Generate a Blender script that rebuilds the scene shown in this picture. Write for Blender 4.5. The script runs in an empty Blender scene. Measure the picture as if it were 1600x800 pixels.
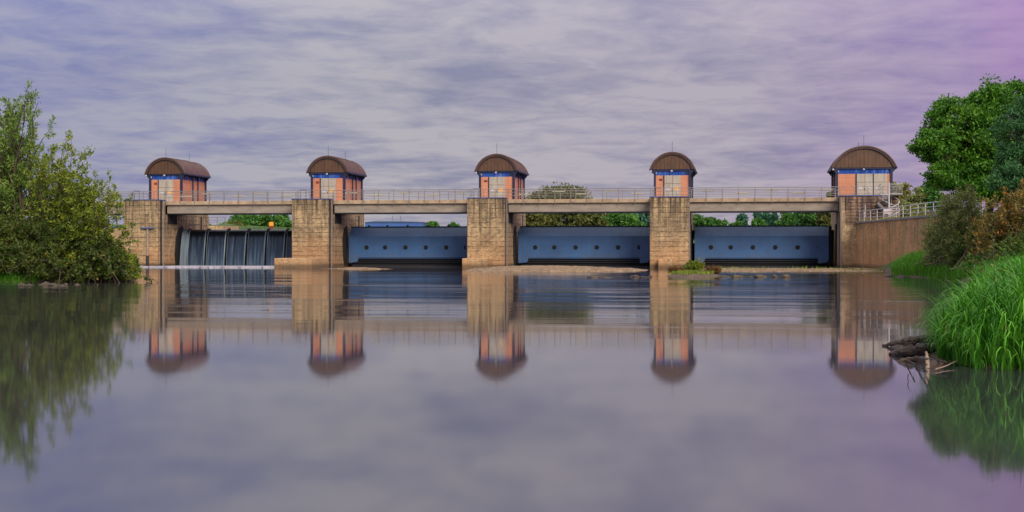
import bpy, bmesh, math, random
import numpy as np
from mathutils import Vector, Matrix

# ------------------------------------------------------------------ camera
F = 2204.0; TH = 0.1602; H = 1.993; YH = 390.0
D = 152.05; X0 = -65.43; SP = 20.0; PW = 4.14
cT, sT = math.cos(TH), math.sin(TH)
scene = bpy.context.scene
C = scene.collection
cd = bpy.data.cameras.new('camera'); cam = bpy.data.objects.new('camera', cd); C.objects.link(cam)
cam.location = (0, 0, H); cam.rotation_euler = (math.radians(90), 0, TH)
cd.sensor_width = 36.0; cd.lens = 36.0 * F / 1600.0
cd.shift_y = -(400 - YH) / 1600.0
cd.clip_start = 0.1; cd.clip_end = 6000
scene.camera = cam

def W(px, t, z=0.0):
    """world point lying t metres ahead of the viewpoint, in the direction of photo column px"""
    r = (px - 800.0) / F * t
    return Vector((-sT * t + cT * r, cT * t + sT * r, z))

def XatY(px, Y):
    u = (px - 800.0) / F
    t = Y / (cT + u * sT)
    return t * (-sT + u * cT)

# ------------------------------------------------------------------ world and sun
SUN_EL, SUN_AZ = math.radians(30), math.radians(148)     # azimuth clockwise from +Y
world = bpy.data.worlds.new('World'); scene.world = world; world.use_nodes = True
nt = world.node_tree; nt.nodes.clear()
def N(nt, typ, **kw):
    n = nt.nodes.new(typ)
    for k, v in kw.items():
        if k == 'inp':
            for a, b in v.items(): n.inputs[a].default_value = b
        else: setattr(n, k, v)
    return n
def L(nt, a, b): nt.links.new(a, b)
def M(nt, op, a, b=None, c=None, clamp=False):
    n = nt.nodes.new('ShaderNodeMath'); n.operation = op; n.use_clamp = clamp
    for i, v in enumerate((a, b, c)):
        if v is None: continue
        if isinstance(v, (int, float)): n.inputs[i].default_value = v
        else: L(nt, v, n.inputs[i])
    return n.outputs[0]
def ramp(nt, fac, stops, interp='LINEAR'):
    n = nt.nodes.new('ShaderNodeValToRGB'); n.color_ramp.interpolation = interp
    cr = n.color_ramp
    while len(cr.elements) < len(stops): cr.elements.new(0.5)
    for e, (p, c) in zip(cr.elements, stops):
        e.position = p; e.color = (*c, 1) if len(c) == 3 else c
    L(nt, fac, n.inputs[0]); return n.outputs[0]
def mixc(nt, fac, a, b, mode='MIX'):
    n = nt.nodes.new('ShaderNodeMix'); n.data_type = 'RGBA'; n.blend_type = mode
    for s, v in ((0, fac), (6, a), (7, b)):
        if isinstance(v, (int, float)): n.inputs[s].default_value = v
        elif isinstance(v, tuple): n.inputs[s].default_value = (*v, 1) if len(v) == 3 else v
        else: L(nt, v, n.inputs[s])
    return n.outputs[2]

tc = N(nt, 'ShaderNodeTexCoord')
sky = N(nt, 'ShaderNodeTexSky', sky_type='NISHITA', sun_disc=False, sun_elevation=SUN_EL, sun_rotation=SUN_AZ)
rot = N(nt, 'ShaderNodeVectorRotate', rotation_type='Z_AXIS'); rot.inputs['Angle'].default_value = -TH
L(nt, tc.outputs['Generated'], rot.inputs['Vector'])
sep = N(nt, 'ShaderNodeSeparateXYZ'); L(nt, rot.outputs[0], sep.inputs[0])
zz = M(nt, 'ADD', M(nt, 'ABSOLUTE', sep.outputs[2]), 0.075)
px_ = M(nt, 'DIVIDE', sep.outputs[0], zz); py_ = M(nt, 'DIVIDE', sep.outputs[1], zz)
comb = N(nt, 'ShaderNodeCombineXYZ'); L(nt, M(nt, 'MULTIPLY', px_, 0.95), comb.inputs[0]); L(nt, M(nt, 'MULTIPLY', py_, 0.85), comb.inputs[1])
n1 = N(nt, 'ShaderNodeTexNoise', inp={'Scale': 1.25, 'Detail': 7.0, 'Roughness': 0.58, 'Distortion': 0.5}); L(nt, comb.outputs[0], n1.inputs['Vector'])
n2 = N(nt, 'ShaderNodeTexNoise', inp={'Scale': 4.6, 'Detail': 6.0, 'Roughness': 0.62, 'Distortion': 0.4}); L(nt, comb.outputs[0], n2.inputs['Vector'])
cl = M(nt, 'ADD', M(nt, 'MULTIPLY', n1.outputs['Fac'], 0.60), M(nt, 'MULTIPLY', n2.outputs['Fac'], 0.40))
cfac = ramp(nt, cl, [(0.36, (0, 0, 0)), (0.56, (1, 1, 1))])
# tint across the sky: bluer to the left of the dam, mauve to the right of it
az = M(nt, 'ARCTAN2', sep.outputs[0], sep.outputs[1])
azf = M(nt, 'ADD', M(nt, 'MULTIPLY', az, 1.32), 0.5, clamp=True)
gap = ramp(nt, azf, [(0.0, (.160, .180, .41)), (.40, (.235, .235, .345)), (.72, (.265, .240, .355)), (.90, (.265, .195, .40)), (1.0, (.29, .15, .42))])
cloud = ramp(nt, azf, [(0.0, (.305, .305, .43)), (.35, (.43, .405, .445)), (.72, (.435, .385, .45)), (.90, (.40, .30, .455)), (1.0, (.38, .21, .46))])
col = mixc(nt, cfac, gap, cloud)
skyc = mixc(nt, 1.0, sky.outputs[0], (.05, .05, .06), 'MULTIPLY')
col = mixc(nt, 0.10, col, skyc)
# overcast: unseen zenith made much brighter to add ambient fill
el = M(nt, 'ABSOLUTE', sep.outputs[2])
col = mixc(nt, M(nt, 'MULTIPLY', M(nt, 'SUBTRACT', el, .2), 1.6, clamp=True), col, (.41, .40, .41))
br = M(nt, 'ADD', M(nt, 'MULTIPLY', M(nt, 'SUBTRACT', el, .12, clamp=True), 2.3), 0.96)
br2 = M(nt, 'MULTIPLY', br, 6.3)
cb = N(nt, 'ShaderNodeVectorMath', operation='SCALE'); L(nt, col, cb.inputs[0]); L(nt, br2, cb.inputs['Scale'])
bg = N(nt, 'ShaderNodeBackground', inp={'Strength': 0.10}); L(nt, cb.outputs[0], bg.inputs[0])
out = N(nt, 'ShaderNodeOutputWorld'); L(nt, bg.outputs[0], out.inputs[0])

sd = bpy.data.lights.new('sun', 'SUN'); sd.energy = 1.9; sd.angle = math.radians(26); sd.color = (1.0, .90, .76)
sun = bpy.data.objects.new('sun', sd); C.objects.link(sun)
sv = Vector((math.sin(SUN_AZ) * math.cos(SUN_EL), math.cos(SUN_AZ) * math.cos(SUN_EL), math.sin(SUN_EL)))
sun.rotation_euler = sv.to_track_quat('Z', 'Y').to_euler()
vs = scene.view_settings; vs.view_transform = 'Standard'; vs.look = 'None'; vs.gamma = 1; vs.use_curve_mapping = False
vs.exposure = 0.85
scene.render.engine = 'CYCLES'
scene.cycles.max_bounces = 6; scene.cycles.transparent_max_bounces = 6

# ------------------------------------------------------------------ materials
def newmat(name):
    m = bpy.data.materials.new(name); m.use_nodes = True
    nt = m.node_tree; nt.nodes.clear()
    o = N(nt, 'ShaderNodeOutputMaterial'); p = N(nt, 'ShaderNodeBsdfPrincipled'); L(nt, p.outputs[0], o.inputs[0])
    return m, nt, p
def noise(nt, vec, scale, detail=4, rough=.55, stretch=None, dist=0):
    if stretch:
        mp = N(nt, 'ShaderNodeMapping'); mp.inputs['Scale'].default_value = stretch
        L(nt, vec, mp.inputs[0]); vec = mp.outputs[0]
    n = N(nt, 'ShaderNodeTexNoise', inp={'Scale': scale, 'Detail': detail, 'Roughness': rough, 'Distortion': dist})
    L(nt, vec, n.inputs['Vector']); return n.outputs['Fac']
def pos(nt): return N(nt, 'ShaderNodeNewGeometry').outputs['Position']
def bump(nt, p, h, strength, dist):
    b = N(nt, 'ShaderNodeBump', inp={'Strength': strength, 'Distance': dist}); L(nt, h, b.inputs['Height']); L(nt, b.outputs[0], p.inputs['Normal'])

def simple(name, col, rough=.6, metal=0, var=.25, scale=1.5, stretch=None, spec=None):
    m, nt, p = newmat(name); g = pos(nt)
    f = noise(nt, g, scale, 5, .6, stretch)
    d = tuple(c * (1 - var) for c in col); b = tuple(min(1, c * (1 + var)) for c in col)
    L(nt, ramp(nt, f, [(.3, d), (.7, b)]), p.inputs['Base Color'])
    p.inputs['Roughness'].default_value = rough; p.inputs['Metallic'].default_value = metal
    if spec is not None: p.inputs['Specular IOR Level'].default_value = spec
    return m

def concrete(name, base, dark, joints=True, jz=.52, warm=(.46, .22, .085), run=.40, sx=2.4):
    m, nt, p = newmat(name); g = pos(nt)
    s = N(nt, 'ShaderNodeSeparateXYZ'); L(nt, g, s.inputs[0]); z = s.outputs[2]
    f1 = noise(nt, g, .55, 6, .65)
    c = ramp(nt, f1, [(.32, tuple(.62 * b for b in base)), (.5, base), (.68, tuple(1.25 * b for b in base))])
    fm = noise(nt, g, 3.2, 7, .75, (1, 1, 1.6)); c = mixc(nt, 1.0, c, ramp(nt, fm, [(.36, (.42, .40, .38)), (.5, (1, 1, 1)), (.64, (1.4, 1.38, 1.3))]), 'MULTIPLY')
    # rain streaks running down from the top
    f2 = noise(nt, g, 1.0, 7, .72, (sx, sx, .16 if sx > 2 else .28))
    if sx < 2:
        f5 = noise(nt, g, 1.0, 4, .6, (.9, .9, .09)); c = mixc(nt, M(nt, 'MULTIPLY', ramp(nt, f5, [(.5, (0, 0, 0)), (.70, (1, 1, 1))]), .75), c, (.44, .31, .20)); f6 = noise(nt, g, .35, 5, .6); c = mixc(nt, M(nt, 'MULTIPLY', ramp(nt, f6, [(.45, (0, 0, 0)), (.60, (1, 1, 1))]), .6), c, (.24, .19, .07))
    zt = M(nt, 'MULTIPLY', M(nt, 'SUBTRACT', z, 3.2), .24, clamp=True)
    st = M(nt, 'MULTIPLY', ramp(nt, f2, [(.42, (0, 0, 0)), (.62, (1, 1, 1))]), M(nt, 'ADD', M(nt, 'MULTIPLY', zt, .85), run), clamp=True)
    c = mixc(nt, st, c, dark)
    # layer-by-layer pours of slightly different tone
    lay = M(nt, 'FLOOR', M(nt, 'DIVIDE', z, jz))
    cx = N(nt, 'ShaderNodeCombineXYZ'); L(nt, M(nt, 'MULTIPLY', lay, .731), cx.inputs[2]); L(nt, M(nt, 'MULTIPLY', s.outputs[0], .05), cx.inputs[0])
    f3 = noise(nt, cx.outputs[0], 3.3, 2)
    c = mixc(nt, .30 if joints else .08, c, mixc(nt, 1.0, c, ramp(nt, f3, [(.3, (.5, .5, .5)), (.7, (1.5, 1.5, 1.5))]), 'MULTIPLY'))
    # rusty silt on the lower part
    lo = M(nt, 'SUBTRACT', 1.0, M(nt, 'DIVIDE', z, 4.2), clamp=True)
    lo = M(nt, 'MULTIPLY', lo, ramp(nt, noise(nt, g, .8, 5, .6, (1, 1, .5)), [(.3, (.1, .1, .1)), (.65, (1, 1, 1))]))
    c = mixc(nt, M(nt, 'MULTIPLY', lo, .75), c, warm)
    wet = M(nt, 'SUBTRACT', 1.0, M(nt, 'MULTIPLY', M(nt, 'ADD', z, M(nt, 'MULTIPLY', f1, -.5)), 2.6), clamp=True)
    c = mixc(nt, M(nt, 'MULTIPLY', wet, .7), c, (.035, .026, .014))
    hgt = noise(nt, g, 5.0, 6, .7)
    if joints:
        fr = M(nt, 'FRACT', M(nt, 'DIVIDE', z, jz))
        wob = M(nt, 'MULTIPLY', noise(nt, g, 2.5, 4), .12)
        ln = M(nt, 'LESS_THAN', M(nt, 'ABSOLUTE', M(nt, 'SUBTRACT', fr, .5)), M(nt, 'ADD', wob, .004))
        ln = M(nt, 'MULTIPLY', ln, ramp(nt, noise(nt, g, .9, 3, .6, (1, 1, 3)), [(.42, (.15, .15, .15)), (.56, (1, 1, 1))]))
        c = mixc(nt, M(nt, 'MULTIPLY', ln, .85), c, (.04, .028, .018))
        hgt = M(nt, 'SUBTRACT', hgt, ln)
    L(nt, c, p.inputs['Base Color']); p.inputs['Roughness'].default_value = .88
    bump(nt, p, hgt, .5, .04)
    return m

def leafmat(name, cols, yellow=None, ty=.0, trans=.24, nscale=.5):
    m, nt, p = newmat(name)
    gn = N(nt, 'ShaderNodeNewGeometry'); rnd = gn.outputs['Random Per Island']
    f = noise(nt, gn.outputs['Position'], nscale, 3)
    k = M(nt, 'ADD', M(nt, 'MULTIPLY', rnd, .55), M(nt, 'MULTIPLY', M(nt, 'SUBTRACT', f, .28), 1.0), clamp=True)
    c = ramp(nt, k, [(0.1, cols[0]), (.5, cols[1]), (.95, cols[2])])
    if yellow:
        f2 = noise(nt, gn.outputs['Position'], nscale * 1.7, 2)
        yf = M(nt, 'GREATER_THAN', M(nt, 'ADD', M(nt, 'MULTIPLY', rnd, .5), M(nt, 'MULTIPLY', f2, .6)), 1 - ty)
        c = mixc(nt, yf, c, yellow)
    L(nt, c, p.inputs['Base Color']); p.inputs['Roughness'].default_value = .55
    p.inputs['Specular IOR Level'].default_value = .3
    tr = N(nt, 'ShaderNodeBsdfTranslucent'); L(nt, mixc(nt, 1.0, c, (1.1, 1.25, .6), 'MULTIPLY'), tr.inputs[0])
    mx = N(nt, 'ShaderNodeMixShader', inp={0: trans}); L(nt, p.outputs[0], mx.inputs[1]); L(nt, tr.outputs[0], mx.inputs[2])
    L(nt, mx.outputs[0], [n for n in nt.nodes if n.type == 'OUTPUT_MATERIAL'][0].inputs[0])
    return m

MT = {}
MT['pier'] = concrete('pier_concrete', (.355, .255, .138), (.055, .038, .026))
MT['smooth'] = concrete('smooth_concrete', (.40, .285, .155), (.15, .10, .065), joints=False)
MT['wall'] = concrete('retaining_wall_concrete', (.52, .28, .12), (.13, .07, .035), joints=False, warm=(.44, .19, .075), run=.34, sx=.7)
MT['deck'] = simple('deck_edge_concrete', (.34, .25, .16), .85, var=.3, scale=1.2)
MT['girder'] = simple('girder_concrete', (.255, .215, .17), .85, var=.22, scale=.7, stretch=(1, 1, 3))
MT['coping'] = simple('blue_coping', (.07, .09, .22), .6)
MT['black'] = simple('black_steel', (.012, .013, .018), .55, var=.4)
MT['seal'] = simple('seal_and_shade_black', (.006, .006, .007), .9, var=.2)  # rubber of the seals, also the black for painted shade in niches
MT['navy'] = simple('navy_steel', (.012, .018, .05), .4, var=.3)
MT['salmon'] = None
MT['rail'] = simple('galvanised_rail', (.21, .19, .18), .5, .2, var=.15)
MT['white'] = simple('white_paint', (.46, .44, .45), .5, var=.08)
MT['rust'] = simple('rusty_red_steel', (.20, .03, .015), .7)
MT['orange'] = simple('orange_paint', (.75, .30, .03), .6, var=.1)
MT['yellow'] = simple('yellow_sign', (.80, .38, .05), .6, var=.1)
MT['cream'] = simple('cream_panel', (.34, .31, .22), .6, var=.1)
MT['bark'] = simple('bark', (.075, .052, .034), .9, var=.5, scale=3)
MT['twig'] = simple('twig_bark', (.07, .052, .032), .9, var=.4, scale=3)
MT['stone'] = simple('river_stone', (.062, .048, .028), .85, var=.65, scale=4)
MT['greystone'] = simple('grey_stone', (.20, .19, .22), .8, var=.4, scale=3)
MT['wood'] = simple('wet_driftwood', (.045, .027, .017), .7, var=.6, scale=4)
MT['palewood'] = simple('pale_wood', (.27, .20, .14), .8, var=.3, scale=4)
MT['farblue'] = simple('blue_hall_cladding', (.05, .12, .34), .5, var=.12, scale=.3)
MT['farroof'] = simple('hall_roof', (.10, .14, .26), .5, var=.12)

def build_salmon():
    m, nt, p = newmat('salmon_panels'); g = pos(nt)
    s = N(nt, 'ShaderNodeSeparateXYZ'); L(nt, g, s.inputs[0])
    f = noise(nt, g, .8, 5, .6, (1, 1, .5))
    c = ramp(nt, f, [(.3, (.42, .165, .085)), (.7, (.56, .245, .135))])
    fr = M(nt, 'FRACT', M(nt, 'DIVIDE', s.outputs[2], .62))
    ln = M(nt, 'LESS_THAN', fr, .05)
    c = mixc(nt, M(nt, 'MULTIPLY', ln, .4), c, (.20, .07, .04))
    f2 = noise(nt, g, 1.2, 5, .7, (4, 4, .3))
    c = mixc(nt, M(nt, 'MULTIPLY', ramp(nt, f2, [(.5, (0, 0, 0)), (.7, (1, 1, 1))]), .22), c, (.22, .10, .07))
    L(nt, c, p.inputs['Base Color']); p.inputs['Roughness'].default_value = .6
    bump(nt, p, M(nt, 'SUBTRACT', 1.0, ln), .3, .02)
    return m
MT['salmon'] = build_salmon()

def build_roof(name, a, b, rib):
    m, nt, p = newmat(name); g = pos(nt)
    f = noise(nt, g, .9, 5, .65)
    c = ramp(nt, f, [(.3, a), (.7, b)])
    f2 = noise(nt, g, 1.2, 6, .7, (5, 5, .25))
    c = mixc(nt, M(nt, 'MULTIPLY', ramp(nt, f2, [(.45, (0, 0, 0)), (.68, (1, 1, 1))]), .5), c, tuple(x * .45 for x in a))
    s = N(nt, 'ShaderNodeSeparateXYZ'); L(nt, g, s.inputs[0])
    fr = M(nt, 'FRACT', M(nt, 'DIVIDE', s.outputs[1 if rib == 'y' else 0], .42 if rib == 'x' else .55))
    ln = M(nt, 'LESS_THAN', fr, .12)
    c = mixc(nt, M(nt, 'MULTIPLY', ln, .45), c, tuple(x * .35 for x in a))
    L(nt, c, p.inputs['Base Color']); p.inputs['Roughness'].default_value = .45; p.inputs['Metallic'].default_value = .25
    bump(nt, p, ln, .6, .04)
    return m
MT['roof'] = build_roof('bronze_roof_sheet', (.100, .055, .043), (.155, .090, .068), 'y')
MT['gable'] = build_roof('rusty_gable_sheet', (.090, .048, .028), (.135, .072, .038), 'x')

def build_glassband():
    m, nt, p = newmat('blue_window_band'); g = pos(nt)
    f = noise(nt, g, 2.2, 2, .5, (1, 1, .2))
    L(nt, ramp(nt, f, [(.40, (.010, .055, .30)), (.60, (.03, .10, .38)), (.72, (.16, .20, .48))]), p.inputs['Base Color'])  # palest stop paints window reflections into the blue
    p.inputs['Roughness'].default_value = .18
    return m
MT['band'] = build_glassband()

def build_door():
    m, nt, p = newmat('grey_door'); g = pos(nt)
    f = noise(nt, g, 1.2, 6, .7, (2, 2, .5))
    L(nt, ramp(nt, f, [(.3, (.27, .235, .19)), (.7, (.42, .385, .32))]), p.inputs['Base Color'])
    p.inputs['Roughness'].default_value = .6
    return m
MT['door'] = build_door()

def build_gate(name, col):
    m, nt, p = newmat(name); g = pos(nt)
    s = N(nt, 'ShaderNodeSeparateXYZ'); L(nt, g, s.inputs[0])
    f = noise(nt, g, .5, 5, .6)
    c = ramp(nt, f, [(.3, tuple(.82 * x for x in col)), (.7, tuple(1.15 * x for x in col))])
    f2 = noise(nt, g, 1.0, 6, .7, (3, 3, .12))
    c = mixc(nt, M(nt, 'MULTIPLY', ramp(nt, f2, [(.5, (0, 0, 0)), (.7, (1, 1, 1))]), .30), c, (.05, .05, .07))
    lo = M(nt, 'SUBTRACT', 1.0, M(nt, 'MULTIPLY', M(nt, 'SUBTRACT', s.outputs[2], .9), 1.2), clamp=True)
    lo = M(nt, 'MULTIPLY', lo, ramp(nt, noise(nt, g, .6, 5, .6), [(.35, (0, 0, 0)), (.6, (1, 1, 1))]))
    c = mixc(nt, M(nt, 'MULTIPLY', lo, .4), c, (.10, .09, .07))
    f4 = noise(nt, g, 3.0, 6, .75)
    c = mixc(nt, M(nt, 'MULTIPLY', ramp(nt, f4, [(.66, (0, 0, 0)), (.74, (1, 1, 1))]), .4), c, (.16, .06, .03))
    L(nt, c, p.inputs['Base Color']); p.inputs['Roughness'].default_value = .38
    bump(nt, p, f, .15, .05)
    return m
MT['gate'] = build_gate('blue_gate_paint', (.040, .108, .245))

def build_water():
    m, nt, p = newmat('river_water'); g = pos(nt)
    s = N(nt, 'ShaderNodeSeparateXYZ'); L(nt, g, s.inputs[0]); y = s.outputs[1]; x = s.outputs[0]
    p.inputs['Base Color'].default_value = (.034, .032, .038, 1)
    p.inputs['IOR'].default_value = 2.8
    # fast, streaky water below the weir; calm pool nearer the viewer
    zone = ramp(nt, M(nt, 'DIVIDE', y, 160.0), [(.19, (0, 0, 0)), (.32, (.6, .6, .6)), (.45, (1, 1, 1)), (.62, (.85, .85, .85)), (.80, (.6, .6, .6)), (1.0, (.4, .4, .4))])
    streak = noise(nt, g, 1.0, 5, .6, (.10, .55, 1), .3)
    patch = ramp(nt, noise(nt, g, 1.0, 3, .5, (.035, .05, 1)), [(.36, (.12, .12, .12)), (.62, (1, 1, 1))])
    fine = noise(nt, g, 1.0, 3, .6, (.7, 3.2, 1))
    amp = M(nt, 'MULTIPLY', zone, patch)
    long_ = noise(nt, g, 1.0, 3, .5, (.028, .17, 1), .5)
    h = M(nt, 'MULTIPLY', M(nt, 'ADD', M(nt, 'ADD', M(nt, 'MULTIPLY', streak, .8), M(nt, 'MULTIPLY', long_, 3.0)), M(nt, 'MULTIPLY', fine, .05)), amp)
    rip = noise(nt, g, 1.0, 2, .5, (.25, .9, 1))
    h = M(nt, 'ADD', h, M(nt, 'MULTIPLY', rip, .010))
    bump(nt, p, h, 1.0, .034)
    r = M(nt, 'ADD', M(nt, 'MULTIPLY', amp, .018), .042)
    L(nt, r, p.inputs['Roughness'])
    return m
MT['water'] = build_water()

def build_fall():
    m, nt, p = newmat('falling_water'); g = pos(nt)
    f = noise(nt, g, 1.0, 6, .65, (3.5, 1.0, .10))
    f2 = noise(nt, g, 1.0, 3, .5, (.5, .5, .3))
    s = N(nt, 'ShaderNodeSeparateXYZ'); L(nt, g, s.inputs[0])
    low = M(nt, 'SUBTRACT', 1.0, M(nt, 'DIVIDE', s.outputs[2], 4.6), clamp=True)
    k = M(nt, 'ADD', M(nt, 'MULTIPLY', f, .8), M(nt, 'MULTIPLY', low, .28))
    k = M(nt, 'SUBTRACT', k, M(nt, 'MULTIPLY', M(nt, 'SUBTRACT', s.outputs[2], 3.4), .6, clamp=True))  # crest darkened: painted reflection of the deck underside, plus black steel behind thin water
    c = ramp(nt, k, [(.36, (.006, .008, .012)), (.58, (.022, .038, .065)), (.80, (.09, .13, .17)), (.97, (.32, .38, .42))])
    L(nt, c, p.inputs['Base Color']); p.inputs['Roughness'].default_value = .22; p.inputs['IOR'].default_value = 1.33
    bump(nt, p, f, .5, .06)
    return m
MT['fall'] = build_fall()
MT['fallwhite'] = simple('white_water', (.11, .15, .18), .5, var=.5, scale=1.0, stretch=(5, 1, .2))
MT['foam'] = simple('foam', (.38, .37, .42), .8, var=.35, scale=.8, stretch=(.3, 2, 1))

def build_ground():
    m, nt, p = newmat('bank_soil'); g = pos(nt)
    s = N(nt, 'ShaderNodeSeparateXYZ'); L(nt, g, s.inputs[0])
    f = noise(nt, g, .8, 6, .65)
    grass = ramp(nt, f, [(.3, (.03, .055, .012)), (.55, (.05, .11, .015)), (.75, (.09, .12, .03))])
    soil = ramp(nt, noise(nt, g, 2.5, 6, .7), [(.3, (.045, .03, .018)), (.7, (.15, .10, .06))])
    k = M(nt, 'MULTIPLY', M(nt, 'SUBTRACT', M(nt, 'ADD', s.outputs[2], M(nt, 'MULTIPLY', f, .4)), .38), 3.0, clamp=True)
    L(nt, mixc(nt, k, soil, grass), p.inputs['Base Color']); p.inputs['Roughness'].default_value = .95
    bump(nt, p, noise(nt, g, 6, 6, .7), .8, .1)
    return m
MT['ground'] = build_ground()
def build_gravel():
    m, nt, p = newmat('gravel'); g = pos(nt)
    v = N(nt, 'ShaderNodeTexVoronoi', inp={'Scale': 4.5}); L(nt, g, v.inputs['Vector'])
    bw = N(nt, 'ShaderNodeSeparateColor'); L(nt, v.outputs['Color'], bw.inputs[0])
    c = ramp(nt, bw.outputs[0], [(.0, (.12, .075, .038)), (.5, (.22, .14, .07)), (1.0, (.36, .26, .15))])
    c = mixc(nt, ramp(nt, noise(nt, g, .7, 4), [(.4, (0, 0, 0)), (.65, (.5, .5, .5))]), c, (.15, .09, .045))
    L(nt, c, p.inputs['Base Color']); p.inputs['Roughness'].default_value = .9
    bump(nt, p, v.outputs['Distance'], .8, .08)
    return m
MT['gravel'] = build_gravel()

MT['l_willow'] = leafmat('willow_leaf', [(.040, .085, .012), (.125, .215, .030), (.30, .38, .09)])
MT['l_olive'] = leafmat('olive_leaf', [(.042, .075, .006), (.145, .205, .014), (.34, .36, .04)], (0.324, 0.203, 0.027), .12)
MT['l_dark'] = leafmat('dark_leaf', [(.016, .034, .005), (.050, .085, .010), (.14, .16, .02)], (0.270, 0.176, 0.027), .15)
MT['l_green'] = leafmat('bright_tree_leaf', [(.018, .075, .005), (.055, .180, .010), (.17, .33, .02)], (0.351, 0.230, 0.027), .10)
MT['l_deep'] = leafmat('deep_tree_leaf', [(0.016, 0.065, 0.019), (0.041, 0.128, 0.038), (0.081, 0.203, 0.061)])
MT['l_grey'] = leafmat('grey_willow_leaf', [(.080, .105, .025), (.20, .225, .07), (.37, .36, .15)], (0.338, 0.176, 0.041), .10)
MT['l_rust'] = leafmat('autumn_leaf', [(.075, .065, .015), (.17, .135, .03), (.30, .22, .05)], (0.513, 0.176, 0.020), .22)
MT['l_farg'] = leafmat('far_green_leaf', [(0.027, 0.081, 0.016), (0.061, 0.176, 0.027), (0.121, 0.270, 0.041)], nscale=.15)
MT['l_faro'] = leafmat('far_olive_leaf', [(0.054, 0.074, 0.016), (0.115, 0.135, 0.030), (0.203, 0.189, 0.047)], (0.270, 0.176, 0.041), .10, nscale=.15)
MT['l_fart'] = leafmat('far_poplar_leaf', [(0.027, 0.095, 0.061), (0.054, 0.162, 0.101), (0.095, 0.216, 0.135)], nscale=.15)
MT['l_fary'] = leafmat('far_yellow_leaf', [(0.108, 0.121, 0.027), (0.216, 0.216, 0.047), (0.351, 0.297, 0.095)], nscale=.2)
MT['reed'] = leafmat('reed_blade', [(.022, .110, .006), (.060, .240, .012), (.17, .44, .03)], (.34, .27, .09), .13, trans=.16, nscale=1.2)
MT['moss'] = leafmat('bank_grass_blade', [(.04, .13, .008), (.08, .25, .012), (.16, .36, .03)], trans=.3)
MT['redplant'] = leafmat('reddish_plant', [(.07, .03, .012), (.15, .06, .02), (.19, .12, .03)])

# ------------------------------------------------------------------ mesh helpers
class MB:
    def __init__(s): s.v = []; s.f = []; s.sm = []
    def add(s, vs, fs, smooth=False):
        b = len(s.v); s.v += [tuple(v) for v in vs]; s.f += [tuple(i + b for i in f) for f in fs]; s.sm += [smooth] * len(fs); return s
    def box(s, x0, x1, y0, y1, z0, z1, bev=0.0):
        if bev <= 0 or min(x1-x0, y1-y0, z1-z0) < 2.2*bev:
            v = [(x0,y0,z0),(x1,y0,z0),(x1,y1,z0),(x0,y1,z0),(x0,y0,z1),(x1,y0,z1),(x1,y1,z1),(x0,y1,z1)]
            return s.add(v, [(0,3,2,1),(4,5,6,7),(0,1,5,4),(1,2,6,5),(2,3,7,6),(3,0,4,7)])
        bm = bmesh.new(); bmesh.ops.create_cube(bm, size=1)
        for q in bm.verts: q.co = Vector(((x0+x1)/2+q.co.x*(x1-x0), (y0+y1)/2+q.co.y*(y1-y0), (z0+z1)/2+q.co.z*(z1-z0)))
        bmesh.ops.bevel(bm, geom=list(bm.edges), offset=bev, segments=1, affect='EDGES', profile=.5)
        bm.verts.index_update()
        s.add([q.co[:] for q in bm.verts], [[q.index for q in f.verts] for f in bm.faces]); bm.free(); return s
    def tube(s, pts, radii, n=6, cap=True, smooth=True):
        pts = [Vector(p) for p in pts]
        radii = [radii] * len(pts) if isinstance(radii, (int, float)) else [float(r) for r in radii]
        rings = []
        for i, p in enumerate(pts):
            d = (pts[min(i+1, len(pts)-1)] - pts[max(i-1, 0)])
            d = d.normalized() if d.length > 1e-9 else Vector((0, 0, 1))
            a = d.cross(Vector((0, 0, 1)) if abs(d.z) < .9 else Vector((1, 0, 0))).normalized(); b = d.cross(a)
            rings.append([p + radii[i] * (math.cos(2*math.pi*k/n) * a + math.sin(2*math.pi*k/n) * b) for k in range(n)])
        vs = [q for r in rings for q in r]; fs = []
        for i in range(len(pts) - 1):
            for k in range(n): fs.append((i*n+k, i*n+(k+1) % n, (i+1)*n+(k+1) % n, (i+1)*n+k))
        s.add(vs, fs, smooth)
        if cap:
            s.add(rings[0], [tuple(range(n))[::-1]]); s.add(rings[-1], [tuple(range(n))])
        return s
    def prism(s, prof, axis, a, b, smooth=False):
        """extrude a 2-D outline: axis 'x' takes (y,z), axis 'y' takes (x,z), axis 'z' takes (x,y)"""
        def mk(p, t): return {'x': (t, p[0], p[1]), 'y': (p[0], t, p[1]), 'z': (p[0], p[1], t)}[axis]
        n = len(prof); va = [mk(p, a) for p in prof]; vb = [mk(p, b) for p in prof]
        s.add(va + vb, [tuple(range(n)), tuple(range(2*n-1, n-1, -1))] + [(i, n+i, n+(i+1) % n, (i+1) % n) for i in range(n)], False)
        return s
    def build(s, name, mat, parent=None):
        me = bpy.data.meshes.new(name); me.from_pydata(s.v, [], s.f); me.materials.append(mat)
        me.polygons.foreach_set('use_smooth', s.sm); me.update()
        bm = bmesh.new(); bm.from_mesh(me); bmesh.ops.recalc_face_normals(bm, faces=bm.faces); bm.to_mesh(me); bm.free()
        o = bpy.data.objects.new(name, me); C.objects.link(o)
        if parent is not None: attach(o, parent)
        return o
def attach(o, parent):
    bpy_m = parent_world(parent)
    o.parent = parent; o.matrix_parent_inverse = bpy_m.inverted()
def parent_world(p):
    m = Matrix.Translation(p.location) @ p.rotation_euler.to_matrix().to_4x4()
    if p.parent: m = parent_world(p.parent) @ p.matrix_parent_inverse @ m
    return m
def tag(o, label=None, cat=None, group=None, kind=None):
    if label: o['label'] = label
    if cat: o['category'] = cat
    if group: o['group'] = group
    if kind: o['kind'] = kind
    return o
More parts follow.
